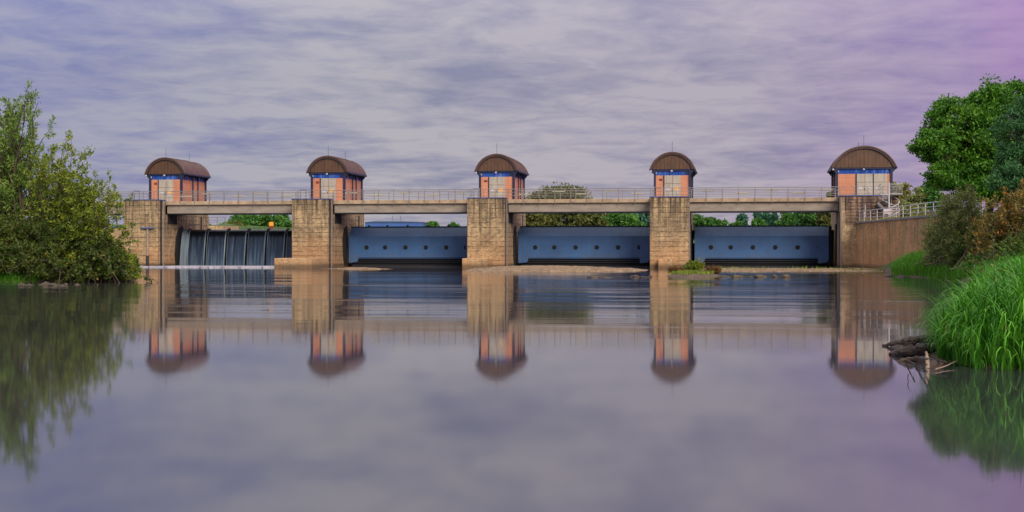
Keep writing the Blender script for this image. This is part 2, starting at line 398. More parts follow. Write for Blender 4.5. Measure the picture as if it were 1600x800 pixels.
def thing(name, label, cat, loc=(0, 0, 0), group=None):
    o = bpy.data.objects.new(name, None); C.objects.link(o); o.location = loc; o.empty_display_size = .5
    return tag(o, label, cat, group)
def numesh(name, V, Fq, mat, parent=None, smooth=False):
    """V: (n,3) float array, Fq: (m,k) int array of faces with k corners"""
    me = bpy.data.meshes.new(name); m, k = Fq.shape
    me.vertices.add(len(V)); me.vertices.foreach_set('co', np.asarray(V, 'f').ravel())
    me.loops.add(m * k); me.loops.foreach_set('vertex_index', Fq.astype('i').ravel())
    me.polygons.add(m); me.polygons.foreach_set('loop_start', np.arange(0, m * k, k, dtype='i'))
    me.update(calc_edges=True); me.materials.append(mat)
    if smooth: me.polygons.foreach_set('use_smooth', [True] * m)
    me.validate()
    o = bpy.data.objects.new(name, me); C.objects.link(o)
    if parent is not None: attach(o, parent)
    return o

# ------------------------------------------------------------------ terrain
def poly_sd(P, poly):
    """signed distance of points P (n,2) to polygon, positive inside"""
    poly = np.array(poly, float); d = np.full(len(P), 1e9); ins = np.zeros(len(P), bool)
    for i in range(len(poly)):
        a = poly[i]; b = poly[(i+1) % len(poly)]; ab = b - a
        t = np.clip(((P - a) @ ab) / (ab @ ab), 0, 1); q = a + t[:, None] * ab
        d = np.minimum(d, np.hypot(*(P - q).T))
        c = (a[1] > P[:, 1]) != (b[1] > P[:, 1])
        with np.errstate(divide='ignore', invalid='ignore'):
            xx = (b[0] - a[0]) * (P[:, 1] - a[1]) / (b[1] - a[1]) + a[0]
        ins ^= c & (P[:, 0] < xx)
    return np.where(ins, d, -d)
def RT(r, t): return (-sT * t + cT * r, cT * t + sT * r)     # lateral / forward metres from the viewpoint
LEFT = [RT(-24.6, 92), RT(-25.2, 89), RT(-28, 87.5), RT(-33, 86), RT(-42, 82), RT(-70, 70), RT(-500, 30), RT(-600, 400), (-67.5, 330), (-67.5, D + 2), RT(-45, 150), RT(-32, 112)]
RIGHT = [RT(8.0, 27.4), RT(7.5, 25.2), RT(7.8, 23.9), RT(10, 22.8), RT(16, 19), RT(30, 4), RT(60, -60), RT(600, -60), RT(700, 500), (13.5, 360), (13.5, D + 6), RT(33.0, 123), RT(29.6, 108), RT(29.3, 101), RT(27, 84), RT(20.5, 62), RT(13.0, 42), RT(9.6, 31)]
WALLTOP = 4.9
def vnoise(x, y, s, seed=0):
    x = x / s; y = y / s; xi = np.floor(x).astype(int); yi = np.floor(y).astype(int); fx = x - xi; fy = y - yi
    fx = fx*fx*(3-2*fx); fy = fy*fy*(3-2*fy)
    def h(a, b):
        n = (a * 374761393 + b * 668265263 + seed * 974634777) & 0xffffffff
        n = ((n ^ (n >> 13)) * 1274126177) & 0xffffffff
        return (n & 0xffff) / 65535.0
    return (h(xi, yi)*(1-fx)+h(xi+1, yi)*fx)*(1-fy) + (h(xi, yi+1)*(1-fx)+h(xi+1, yi+1)*fx)*fy
def theight(X, Y):
    P = np.stack([X, Y], 1)
    nz = vnoise(X, Y, 3.0, 1) * .5 + vnoise(X, Y, 1.1, 2) * .25
    sl = poly_sd(P, LEFT); sr = poly_sd(P, RIGHT)
    sd = np.maximum(sl, sr)
    z = np.where(sd > 0, .12 + .9 * (1 - np.exp(-sd / 1.5)) + .06 * np.clip(sd, 0, 40) + nz * .5 * np.clip(sd / 1.0, 0, 1), -1.4 + 1.5 * np.exp(sd / 1.2))
    near = np.clip((60 - Y) / 25, 0, 1) * (X > -60); z = np.where(sd > 0, z * (1 - near) + near * (.05 + .035 * np.clip(sd, 0, 30) + .12 * (1 - np.exp(-sd)) + nz * .1 * np.clip(sd, 0, 1)), z)
    up = np.clip((Y - (D + 15)) / 6.0, 0, 1)             # beyond the dam the river stands higher
    ztop = np.where(sd > 0, 4.9 + nz, 2.5)
    z = z * (1 - up) + ztop * up
    far = np.clip((Y - 360) / 40, 0, 1); z = z * (1 - far) + (5.0 + nz) * far
    return z
def gz(p):
    return float(theight(np.array([p[0]]), np.array([p[1]]))[0])
def axis(lo, a, b, hi, fine, coarse):
    A = list(np.arange(a, b, fine)); x = a; st = fine; l = []
    while x > lo: st = min(st * 1.35, coarse); x -= st; l.append(x)
    r = []; x = A[-1]; st = fine
    while x < hi: st = min(st * 1.35, coarse); x += st; r.append(x)
    return np.array(l[::-1] + A + r)
gx = axis(-1500, -70, 40, 1500, .7, 60); gy = axis(-400, 10, 175, 4000, .7, 80)
GX, GY = np.meshgrid(gx, gy); Z = theight(GX.ravel(), GY.ravel())
V = np.stack([GX.ravel(), GY.ravel(), Z], 1); nx, ny = len(gx), len(gy)
idx = np.arange(nx * ny).reshape(ny, nx)
Fq = np.stack([idx[:-1, :-1].ravel(), idx[:-1, 1:].ravel(), idx[1:, 1:].ravel(), idx[1:, :-1].ravel()], 1)
tag(numesh('ground', V, Fq, MT['ground'], smooth=True), 'grassy river banks and land', kind='structure')
def sheet(name, poly, z, mat, label):
    o = numesh(name, np.array([(x, y, z) for x, y in poly]), np.array([list(range(len(poly)))]), mat)
    return tag(o, label, kind='structure')
sheet('water', [(-700, -350), (700, -350), (700, D + 8), (-700, D + 8)], 0.0, MT['water'], 'smooth river water below the weir')
sheet('upstream_water', [(-67.6, D + 10), (14, D + 10), (14, 380), (-67.6, 380)], 4.2, MT['water'], 'river water held back behind the gates')

# ------------------------------------------------------------------ piers
ORD = ['first', 'second', 'third', 'fourth', 'fifth']
PL = D + 15.6
def pier(i):
    xr = X0 + SP * i; xl = xr - PW
    if i == 0:
        lab = 'weathered ochre concrete pier left of the overflowing weir'
    else:
        lab = ['', 'concrete pier between the waterfall and the leftmost blue gate', 'middle concrete pier with gravel bar at its foot', 'concrete pier with small block and red plants at its foot'][i]
    t = thing('bridge_pier', lab, 'pier', (xl, D, 0), 'concrete piers of the weir')
    b = MB()
    # plan outline with the stop-log slot cut into both sides
    s0, s1, dp = D + .75, D + 1.35, .42
    plan = [(xl + .06, D), (xr - .06, D), (xr, D + .06), (xr, s0), (xr - dp, s0), (xr - dp, s1), (xr, s1), (xr, PL), (xl, PL), (xl, s1), (xl + dp, s1), (xl + dp, s0), (xl, s0), (xl, D + .06)]
    plan_lo = plan
    b.prism(plan_lo, 'z', -1.6, 6.05)
    # upper part: front block, then the bearing shelf under the bridge, then the rear block
    b.prism([(xl + .06, D), (xr - .06, D), (xr, D + .06), (xr, s0), (xr - dp, s0), (xr - dp, s1), (xr, s1), (xr, D + 2.2), (xl, D + 2.2), (xl, s1), (xl + dp, s1), (xl + dp, s0), (xl, s0), (xl, D + .06)], 'z', 6.05, 7.62)
    b.box(xl, xr, D + 7.3, PL, 6.05, 7.58)
    body = b.build('pier_body', MT['pier'], t)
    g = MB(); g.box(xl - .05, xr + .05, D - .06, D + 2.2, 7.62, 7.72); g.build('coping', MT['coping'], t)
    for sx, x in ((1, xr), (-1, xl)):
        q = MB(); q.tube([(x + sx * .035, s1 + .2, -.5), (x + sx * .035, s1 + .2, 7.6)], .07, 6); q.build('drain_pipe', MT['rail'], t)
        r = MB(); r.box(min(x, x - sx * .35), max(x, x - sx * .35), s0 + .12, s1 - .12, -.5, 7.6); r.build('slot_fill', MT['seal'], t)  # black block filling the stop-log slot
        k = MB()                                   # flat black plate painting the shade of the recess under the bridge
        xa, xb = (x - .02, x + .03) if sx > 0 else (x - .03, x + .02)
        k.box(xa, xb, D + 2.9, D + 5.6, 4.95, 6.04); k.build('niche_shade_plate', MT['seal'], t)
        k = MB(); xa, xb = (x - .02, x + .06) if sx > 0 else (x - .06, x + .02)
        k.box(xa, xb, D + 12.9, D + 13.3, 3.5, 6.03); k.build('guide_rail', MT['black'], t)
    if i == 1:
        f = MB(); f.box(xl + .02, xr + .05, D - 6.1, D - .003, -1.5, 1.07, .06); f.build('footing', MT['smooth'], t)
    if i == 2:
        f = MB(); f.box(xl - .05, xl + 2.7, D - 2.6, D - .003, -1.5, 1.05, .06); f.build('footing', MT['smooth'], t)
    if i == 3:
        f = MB(); f.box(xl + .95, xl + 2.4, D - 1.0, D - .003, -1.5, 1.0, .05); f.build('footing', MT['smooth'], t)
    return t
for i in range(4): pier(i)

# right-hand abutment pier carrying the wide gatehouse
x5 = X0 + 4 * SP - PW
t5 = thing('abutment_pier', 'broad right-hand concrete pier below the widest gatehouse', 'pier', (x5, D, 0))
b = MB(); b.box(x5, x5 + 6.1, D, PL, -1.6, 6.0, .04); b.box(x5 + .003, x5 + 6.0, D + .1, D + 2.2, 6.0, 7.62); b.box(x5 + .003, x5 + 6.0, D + 7.3, PL - .1, 6.0, 7.58)
b.build('pier_body', MT['smooth'], t5)
b = MB()
BRK = concrete('weathered_blockwork', (.24, .15, .095), (.06, .04, .035), jz=.335)
for k in range(9): b.box(x5 + .55, x5 + 5.9, D - .02 - .03 * (k % 2), D + .01, 4.6 + k * .335, 4.6 + k * .335 + .31, .015)
b.build('board_facing', BRK, t5)
b = MB(); b.box(x5 - .04, x5 + 6.1, D - .08, D + 2.2, 7.625, 7.74); b.build('coping', MT['coping'], t5)
b = MB(); b.box(x5 + .02, x5 + .16, D - .05, D - .002, 0, 7.5); b.build('corner_guard', MT['rail'], t5)
b = MB(); b.box(x5 - .05, x5 - .003, D + 1.0, D + 1.5, 0, 6.0); b.build('guide_rail', MT['black'], t5)
b = MB(); b.box(x5 - .1, x5 - .004, D + 5.2, D + 7.1, 0, 4.8); b.build('seal_plate', MT['seal'], t5)

# left abutment: low wall reaching into the bank
xa = X0 - PW
tl = thing('abutment_wall', 'low ochre concrete wall running left from the first pier', 'wall', (xa, D, 0))
b = MB(); b.box(xa - 22, xa - .01, D + .35, D + 12, -1.6, 4.5, .05); b.build('wall_body', MT['smooth'], tl)
b = MB(); b.box(xa - 22, xa - .02, D + .25, D + 1.0, 4.503, 4.62); b.build('coping', MT['coping'], tl)
tg = thing('staff_gauge', 'pale staff gauge pipe with blue bracket on first pier front', 'gauge', (X0 - 1.1, D - .1, 0))
b = MB(); b.tube([(X0 - 1.15, D - .14, .2), (X0 - 1.15, D - .14, 4.35)], .11, 8); b.build('gauge_pipe', MT['girder'], tg)
b = MB(); b.box(X0 - 1.95, X0 - .4, D - .35, D - .003, 4.4, 4.52); b.build('bracket', MT['coping'], tg)
b = MB(); b.tube([(X0 - 1.15, D - .14, .1), (X0 - 1.15, D - .14, 1.3)], .16, 8); b.build('clamp', MT['black'], tg)

# ------------------------------------------------------------------ bridge spans
DZ = 7.57
def span(xl, xr, label, posts_every=1.73, lamps=()):
    t = thing('bridge_span', label, 'bridge', ((xl + xr) / 2, D + 2.3, DZ), 'bridge spans between the piers')
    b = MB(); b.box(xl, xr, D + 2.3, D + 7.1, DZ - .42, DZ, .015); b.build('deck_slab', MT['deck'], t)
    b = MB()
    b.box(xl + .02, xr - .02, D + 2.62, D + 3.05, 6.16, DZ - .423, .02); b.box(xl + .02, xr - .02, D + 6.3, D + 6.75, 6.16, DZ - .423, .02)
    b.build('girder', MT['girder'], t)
    b = MB(); b.box(xl + .02, xr - .02, D + 2.58, D + 6.8, 6.08, 6.157); b.build('soffit_shade', MT['black'], t)  # black sheet painting the shade on the deck underside
    n = max(1, int(round((xr - xl) / posts_every))); st = (xr - xl) / n
    j = MB()
    for k in range(1, n): j.box(xl + k * st - .012, xl + k * st + .012, D + 2.296, D + 2.31, DZ - .42, DZ)
    railing(t, xl, xr, D + 2.24, DZ, n, drop=.5, lamps=lamps, nm='railing')
    railing(t, xl, xr, D + 7.0, DZ, n, drop=0, lamps=(), nm='railing')
    return t
def railing(t, xl, xr, y, z, n, drop=0, lamps=(), nm='railing', top=1.12):
    b = MB()
    for zz in (top, .76, .40): b.tube([(xl, y, z + zz), (xr, y, z + zz)], .045 if zz == top else .03, 6)
    rl = b.build(nm, MT['rail'], t)
    st = (xr - xl) / n
    for k in range(n + 1):
        x = xl + k * st + (.05 if k == 0 else -.05 if k == n else 0)
        p = MB(); p.box(x - .035, x + .035, y - .03, y + .03, z - drop, z + top); p.build('post', MT['rail'], rl)
    for (xx, zz) in lamps:
        p = MB(); p.box(xx, xx + 1.4, y + .05, y + .2, z + zz - .07, z + zz + .07, .02); p.build('cable_box', MT['cream'], rl)
    return rl
SL = ['bridge span above the waterfall', 'bridge span above the leftmost blue gate', 'bridge span above the middle blue gate', 'bridge span above the rightmost blue gate']
for i in range(4):
    xl = X0 + SP * i + .02; xr = X0 + SP * (i + 1) - PW - .02
    lp = [(xl + 1.5 + k * 3.1 + random.Random(i * 7 + k).uniform(-.4, .4), (.80 if (k + i) % 2 else .55)) for k in range(5)]
    span(xl, xr, SL[i], lamps=lp)
t = span(X0 - PW - 16, X0 - PW - .02, 'bridge approach left of first pier behind the bushes')
# railings on top of the pier heads
for i in range(5):
    xl = X0 + SP * i - PW; xr = xl + (PW if i < 4 else 6.1)
    rt = thing('pier_railing', ['railing with tall end posts on the first pier head', 'railing on the pier head right of the waterfall', 'railing on the middle pier head', 'railing on the pier head above the red plants', 'railing in front of the widest gatehouse'][i], 'railing', (xl, D + 2.24, 7.6), 'railings on the pier heads')
    b = MB()
    for zz in (1.10, .74, .38): b.tube([(xl, D + 2.26, 7.6 + zz), (xr, D + 2.26, 7.6 + zz)], .035 if zz > 1 else .025, 6)
    b.build('rail', MT['rail'], rt)
    for k in range(4 if i < 4 else 5):
        x = xl + .1 + k * (xr - xl - .2) / (3 if i < 4 else 4)
        p = MB(); p.box(x - .03, x + .03, D + 2.23, D + 2.29, 7.6, 8.7); p.build('post', MT['rail'], rt)
    w_ = MB(); w_.box(xl, xr, D + 2.203, D + 7.29, DZ - .1, DZ, .01); w_.build('walkway_slab', MT['deck'], rt)
    if i == 4: continue
    b = MB()                                           # small wicket frame at the left end of the pier head
    for xx in (xl + .35, xl + 1.0): b.box(xx - .04, xx + .04, D + 2.05, D + 2.13, 7.72, 8.80)
    b.box(xl + .31, xl + 1.04, D + 2.055, D + 2.125, 8.77, 8.83)
    b.build('wicket_frame', MT['rail'], rt)


# ------------------------------------------------------------------ gatehouses
def arc(w, rise, n=24, cz=0.0):
    R = (w * w + rise * rise) / (2 * rise); a = math.asin(min(1, w / R))
    if rise > w: a = math.pi - a
    return [(R * math.sin(-a + 2 * a * k / n), cz + R * math.cos(-a + 2 * a * k / n) - (R - rise)) for k in range(n + 1)]
def gatehouse(i, wide=False):
    w = 3.92 if not wide else 5.85
    xl = X0 + SP * i - 4.02; xr = xl + w; xc = (xl + xr) / 2; y0 = D + 7.2; L1 = 7.6
    lab = ['salmon gatehouse with brown barrel roof above the waterfall', 'salmon gatehouse with barrel roof right of the waterfall', 'salmon gatehouse with barrel roof on the middle pier', 'narrow looking gatehouse seen head on above the red plants', 'widest gatehouse with two grey doors beside white spiral stair'][i]
    t = thing('gatehouse', lab, 'gatehouse', (xc, y0, DZ), 'gatehouses on the piers')
    zb, zs, zt = 7.58, 10.33, 10.95
    b = MB(); b.box(xl + .06, xr - .06, y0 + .06, y0 + L1 - .06, zb, zs); b.build('wall', MT['salmon'], t)
    b = MB(); b.box(xl + .10, xr - .10, y0 + .10, y0 + L1 - .1, zs, zt); bo = b.build('window_band', MT['band'], t)
    m = MB()
    nm = 6 if not wide else 8
    for k in range(1, nm): xx = xl + k * w / nm; m.box(xx - .02, xx + .02, y0 + .07, y0 + .12, zs + .02, zt)
    for sx, x in ((-1, xl + .1), (1, xr - .1)):
        for k in range(1, 12):
            yy = y0 + k * L1 / 12; m.box(x - .04, x + .04, yy - .07, yy + .07, zs + .02, zt)
    m.build('mullion', MT['navy'], bo)
    # dark corner and side columns
    for (x, y, a) in ((xl, y0, .24), (xr, y0, .24), (xl, y0 + L1, .24), (xr, y0 + L1, .24)):
        c = MB(); c.box(x - a / 2, x + a / 2, y - a / 2, y + a / 2, zb, zt + .08); c.build('column', MT['navy'], t)
    for x in (xl, xr):
        for yy in (y0 + L1 * .47, y0 + L1 * .68):
            c = MB(); c.box(x - .045, x + .12 if x == xl else x + .05, yy - .11, yy + .11, zb, zt); c.build('column', MT['navy'], t)
    c = MB(); c.box(xl - .1, xr + .1, y0 - .1, y0 + L1 + .1, zt - .10, zt + .06); c.build('eaves_beam', MT['navy'], t)
    for x, sx in ((xl, -1), (xr, 1)):                     # bracketed gutters along the two sides
        c = MB(); c.box(min(x + sx * .12, x + sx * .60), max(x + sx * .12, x + sx * .60), y0 - .25, y0 + L1 + .25, zt + .0, zt + .12)
        c.tube([(x + sx * .52, y0 - .25, zt + .0), (x + sx * .52, y0 + L1 + .25, zt + .0)], .10, 8)
        for k in range(5):
            yy = y0 - .1 + k * (L1 + .2) / 4
            c.add([(x + sx * .13, yy - .03, zt), (x + sx * .55, yy - .03, zt), (x + sx * .13, yy - .03, zt - .5), (x + sx * .13, yy + .03, zt), (x + sx * .55, yy + .03, zt), (x + sx * .13, yy + .03, zt - .5)], [(0, 1, 2), (3, 5, 4), (0, 3, 4, 1), (1, 4, 5, 2), (2, 5, 3, 0)])
        c.build('gutter', MT['navy'], t)
    # barrel roof: shell in two lengths, rim and recessed gables
    ow, rise = w / 2 + .56, 1.92 if not wide else 2.36
    seams = [(y0 - .38, y0 + L1 * .66), (y0 + L1 * .66 + .003, y0 + L1 + .38)]
    for q, (ya, yb) in enumerate(seams):
        e = 0.0 if q == 0 else -.06
        A = arc(ow + e, rise + e, 28, zt + .06); B = arc(ow - .10 + e, rise - .10 + e, 28, zt + .06)
        s = MB(); s.prism([(xc + p[0], p[1]) for p in A] + [(xc + p[0], p[1]) for p in B[::-1]], 'y', ya, yb)
        rs = s.build('roof_shell', MT['roof'], t)
        if q == 0: shell = rs
        sm = MB()
        nr = int((yb - ya) / .62)
        for k in range(nr + 1):
            yy = ya + .04 + k * (yb - ya - .08) / nr
            A2 = arc(ow + e + .035, rise + e + .035, 28, zt + .06)
            sm.prism([(xc + p[0], p[1]) for p in A2] + [(xc + p[0], p[1] - .003) for p in A[::-1]], 'y', yy - .02, yy + .02)
        sm.build('standing_seam', MT['roof'], rs)
    for ya, nm_ in ((y0 - .16, 'gable'), (y0 + L1 + .1, 'gable')):
        A = arc(ow - .32, rise - .26, 28, zt + .063)
        s = MB(); s.prism([(xc + p[0], p[1]) for p in A], 'y', ya, ya + .08); s.build(nm_, MT['gable'], t)
    A = arc(ow - .09, rise - .09, 28, zt + .063); B = arc(ow - .33, rise - .27, 28, zt + .063)
    s = MB(); s.prism([(xc + p[0], p[1]) for p in A] + [(xc + p[0], p[1]) for p in B[::-1]], 'y', y0 - .30, y0 - .22); s.build('gable_rim', MT['roof'], t)
    A = arc(ow - .31, rise - .25, 28, zt + .063); B = arc(ow - .36, rise - .30, 28, zt + .063)
    s = MB(); s.prism([(xc + p[0], p[1]) for p in A] + [(xc + p[0], p[1]) for p in B[::-1]], 'y', y0 - .34, y0 - .20); s.build('rim_trim', MT['black'], t)
    a = MB(); a.tube([(xc - .02, y0 + .1, zt + rise), (xc - .02, y0 + .1, zt + rise + 1.3)], .018, 4); a.build('lightning_rod', MT['black'], t)
    if i in (0, 1, 4):
        a = MB(); yy = y0 + L1 - .3; a.tube([(xc - .02, yy, zt + rise), (xc - .02, yy, zt + rise + 1.1)], .018, 4); a.build('lightning_rod', MT['black'], t)
    a = MB(); a.tube([(xc - .05, y0 - .24, zt - .08), (xc - .05, y0 - .42, zt - .16)], .07, 8); a.box(xc - .16, xc + .06, y0 - .44, y0 - .3, zt - .22, zt - .1, .02); a.build('lamp', MT['white'], t)
    a = MB(); a.box(xl - .5, xl - .32, y0 - .36, y0 - .2, zt - .22, zt - .04, .02); a.build('lamp', MT['white'], t)
    # doors
    ds = [(xl + 1.06, 1.85)] if not wide else [(xl + 2.13, 2.0 * .88), (xl + 3.95, 1.45)]
    for q, (dx, dw) in enumerate(ds):
        d = MB()
        lv = 2 if dw > 1.6 else 1
        for k in range(lv): d.box(dx + k * dw / lv + .015, dx + (k + 1) * dw / lv - .015, y0 - .02, y0 + .05, zb, zs - .95, .01); d.box(dx + k * dw / lv + .015, dx + (k + 1) * dw / lv - .015, y0 - .015, y0 + .05, zs - .92, zs, .01)
        do = d.build('door', MT['door'], t)
        h = MB(); h.box(dx + dw / 2 - .08, dx + dw / 2 - .03, y0 - .07, y0 - .022, zb + .95, zb + 1.15); h.build('handle', MT['black'], do)
        h = MB(); h.box(dx - .10, dx - .003, y0 - .03, y0 + .055, zb, zs); h.build('door_frame', MT['navy'], do)
        h = MB(); h.box(dx + .18, dx + .62, y0 - .04, y0 - .022, zb + 1.1, zb + 1.38); h.build('notice', MT['white'], do)
        if not (wide and q == 1):
            h = MB(); cx = dx + dw * .74; cz = zb + 1.25
            if wide: h.box(cx - .2, cx + .2, y0 - .04, y0 - .022, cz - .12, cz + .12)
            else: h.prism([(cx - .2, cz - .17), (cx + .2, cz - .17), (cx + .17, cz + .2), (cx - .15, cz + .2)], 'y', y0 - .04, y0 - .022)
            h.build('warning_sign', MT['white' if wide else 'yellow'], do)
            h = MB(); h.box(cx - .14, cx + .14, y0 - .038, y0 - .022, cz - .45, cz - .22); h.build('notice', MT['white'], do)
    if not wide:
        h = MB(); h.box(xl + .5, xl + .86, y0 - .05, y0 + .058, zs - .55, zs - .35, .02); h.build('vent', MT['rust'], t)
        h = MB(); h.box(xr - .5, xr - .12, y0 + .02, y0 + .1, zs + .1, zt - .12); 
        h.build('window', MT['navy'], t)
    for x, z_ in ((xl + .12, zt - .35),):
        h = MB(); h.box(x, x + .1, y0 - .15, y0 - .02, z_ - .12, z_ + .12, .02); h.build('lamp', MT['cream'], t)
for i in range(4): gatehouse(i)
gatehouse(4, True)

# ------------------------------------------------------------------ blue gates
GY = D + 7.3
def gate(i):
    xl = X0 + SP * i + .42; xr = X0 + SP * (i + 1) - PW - (.42 if i < 3 else .75)
    t = thing('flap_gate', ['', 'blue steel gate left of the middle pier', 'blue steel gate behind the gravel bar', 'blue steel gate nearest the right bank'][i], 'sluice gate', ((xl + xr) / 2, GY, 0), 'blue sluice gates')
    # skin profile (y,z), front side then back
    prof = [(GY + .10, .94), (GY, 1.10), (GY, 3.52), (GY + 1.0, 4.60), (GY + 1.3, 4.60), (GY + 1.5, 3.4), (GY + 1.0, 1.0)]
    b = MB(); b.prism(prof, 'x', xl + .02, xr - .02); sk = b.build('skin_plate', MT['gate'], t)
    b = MB(); b.box(xl, xr, GY + .95, GY + 1.35, 4.603, 4.70); b.build('crest_bar', MT['black'], t)
    b = MB(); b.box(xl + 1.0, xr - 1.0, GY + .06, GY + .1, 3.50, 3.53); 
    for xx in (xl, xr - 1.15):                         # end plates reaching lower
        e = MB(); e.prism([(GY - .06, .55), (GY - .06, 3.5), (GY + .92, 4.56), (GY + 1.4, 4.56), (GY + 1.2, .55)], 'x', xx + (0 if xx == xl else 1.12), xx + (.03 if xx == xl else 1.15))
        e.prism([(xx, 3.50), (xx + 1.15, 3.50), (xx + 1.15, .92), (xx + (1.0 if xx == xl else .9), .55), (xx + .1, .45), (xx, .5)], 'y', GY - .035, GY - .004)
        e.build('end_plate', MT['gate'], t)
    for xx in (xl + .45, xl + 1.05, xr - 1.05, xr - .45):
        e = MB(); e.prism([(GY - .07, 3.45), (GY + .90, 4.58), (GY + 1.0, 4.58), (GY, 3.45)], 'x', xx - .03, xx + .03); e.build('stiffener', MT['gate'], t)
    # rectangular weld seams
    wd = xr - xl
    if i == 3: hx = [XatY(p, GY) for p in (1110.7, 1141.8, 1176.3, 1211.3, 1246.4, 1281)]
    elif i == 2: hx = [XatY(p, GY) for p in (836.2, 866.1, 899.4, 932.4, 965.8, 999.3)]
    else: hx = [XatY(p, GY) for p in (572.7, 601.6, 633.5, 665.4, 697.3, 728.1)]
    for x in hx:
        h = MB(); R = .26
        h.tube([(x, GY - .012, 2.24), (x, GY + .02, 2.24)], R, 20); ho = h.build('porthole', MT['seal'], t)
        r = MB()
        n = 24
        o_ = [(x + (R + .045) * math.cos(2*math.pi*k/n), 2.24 + (R + .045) * math.sin(2*math.pi*k/n)) for k in range(n)]
        i_ = [(x + R * math.cos(2*math.pi*k/n), 2.24 + R * math.sin(2*math.pi*k/n)) for k in range(n)]
        vs = [(a, GY - .03, c) for a, c in o_] + [(a, GY - .03, c) for a, c in i_] + [(a, GY - .002, c) for a, c in o_] + [(a, GY - .002, c) for a, c in i_]
        fs = []
        for k in range(n):
            q = (k + 1) % n; fs += [(k, q, n+q, n+k), (k, 2*n+k, 2*n+q, q), (n+k, n+q, 3*n+q, 3*n+k)]
        r.add(vs, fs); r.build('rim', MT['gate'], ho)
        s = MB(); s.box(x - .10, x + .10, GY + 1.0, GY + 1.25, 4.703, 4.86, .02); s.build('crest_stud', MT['black'], t)
    # dark sill machinery below the skin
    b = MB(); b.box(xl + .3, xr - .3, GY + .3, GY + .5, -.5, 1.0); b.build('sill_recess', MT['seal'], t)
    b = MB()
    for z_ in (.50, .74): b.box(xl + .9, xr - .3, GY + .08, GY + .2, z_, z_ + .07)
    b.box(xl + .5, xr - .1, GY - .45, GY + .3, -.4, .14)
    b.build('sill_beam', MT['black'], t)
    # black side arm and seal at the left pier face
    b = MB(); x_ = X0 + SP * i + .004
    b.prism([(GY - .6, .2), (GY - 1.1, 1.2), (GY - 1.3, 3.2), (GY - .6, 4.4), (GY + .3, 4.75), (GY + .6, 4.7), (GY + .3, .2)], 'x', x_, x_ + .10); b.build('side_seal', MT['seal'], t)
    if i == 3:
        b = MB(); b.box(xr + .02, xr + .34, GY + .2, GY + .5, .3, 4.6); b.build('side_seal', MT['seal'], t)
for i in (1, 2, 3): gate(i)

# ------------------------------------------------------------------ weir with falling water
xl, xr = X0 + .3, X0 + SP - PW - .1
WY = D + 6.4
tw = thing('overflow_weir', 'lowered weir gate with water falling over its crest', 'weir', ((xl + xr) / 2, WY, 0))
b = MB(); b.prism([(WY + .5, -1), (WY + .45, 3.2), (WY + 1.0, 4.05), (WY + 2.5, 4.1), (WY + 2.5, -1)], 'x', xl, xr); b.build('gate_leaf', MT['black'], tw)
sx = [XatY(180 + q * .275, WY) for q in (525, 640, 755, 865, 975)]
sx = [sx[0] - 2.3 * 1.0] + sx + [sx[-1] + 2.3]
sx = [x for x in sx if xl + .8 < x < xr - .2]
def fprof(k):       # crest lip and trajectory of the falling sheet
    return [(WY + 1.6, 4.34), (WY + .9, 4.36), (WY + .45, 4.34), (WY + .12, 4.22), (WY - .10, 3.98), (WY - .26, 3.6), (WY - .42, 3.0), (WY - .58, 2.2), (WY - .74, 1.2), (WY - .88, .2), (WY - .92, -.2)][k]
def fallsheet(name, xa, xb, mat, parent, dy=0, wob=.03, seed=0, narrowing=.0, thick=.05):
    rng = np.random.default_rng(seed); n = max(4, int((xb - xa) / .09)); K = 11
    ph = rng.normal(0, 1, n + 1); ph = np.convolve(np.pad(ph, 2, 'edge'), np.ones(3) / 3, 'same')[2:-2] * wob
    V = []
    for k in range(K):
        y, z = fprof(k); f = min(1, k / 8)
        for j in range(n + 1):
            s = j / n; x = xa + (xb - xa) * s; x = (xa + xb) / 2 + (x - (xa + xb) / 2) * (1 - narrowing * f)
            V.append((x, y + dy + ph[j] * f, z))
    nv = len(V); V += [(x, y + thick, z - .02) for x, y, z in V]
    Fc = []
    for k in range(K - 1):
        for j in range(n):
            a = k * (n + 1) + j; q = (a, a + 1, a + n + 2, a + n + 1); Fc.append(q); Fc.append(tuple(nv + w for w in q[::-1]))
    return numesh(name, np.array(V), np.array(Fc), mat, parent, smooth=True)
edges = [xl + .35] + sx + [xr - .05]
for k in range(len(edges) - 1):
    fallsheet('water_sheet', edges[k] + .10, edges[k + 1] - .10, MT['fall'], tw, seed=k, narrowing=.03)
for k, x in enumerate(sx):
    s = MB(); s.prism([(WY + .9, 4.1), (WY + .9, 4.5), (WY + .1, 4.48), (WY - .35, 4.2), (WY - .25, 3.9), (WY + .3, 3.9)], 'x', x - .06, x + .06); s.build('flow_splitter', MT['black'], tw)
    fallsheet('splash_strand', x - .24, x - .11, MT['fallwhite'], tw, dy=-.04, seed=20 + k, narrowing=.2)
    fallsheet('splash_strand', x + .11, x + .18, MT['fallwhite'], tw, dy=-.04, seed=40 + k, narrowing=.2)
fallsheet('splash_strand', xl + .15, xl + .95, MT['fallwhite'], tw, dy=-.12, seed=60, narrowing=-.1)
b = MB(); b.prism([(WY - 1.3, .0), (WY - 1.5, 1.5), (WY - 1.2, 3.4), (WY - .3, 4.5), (WY + .5, 4.8), (WY + 1, 4.2), (WY + .5, 0)], 'x', X0 + .004, X0 + .14); b.build('side_seal', MT['seal'], tw)
b = MB(); b.tube([(xl + .2, WY + .2, 4.45), (xl + .9, WY + .4, 4.9), (xl + 2.0, WY + .9, 5.0), (xl + 2.1, WY + 1.0, 4.4)], .05, 6); b.build('air_pipe', MT['rail'], tw)
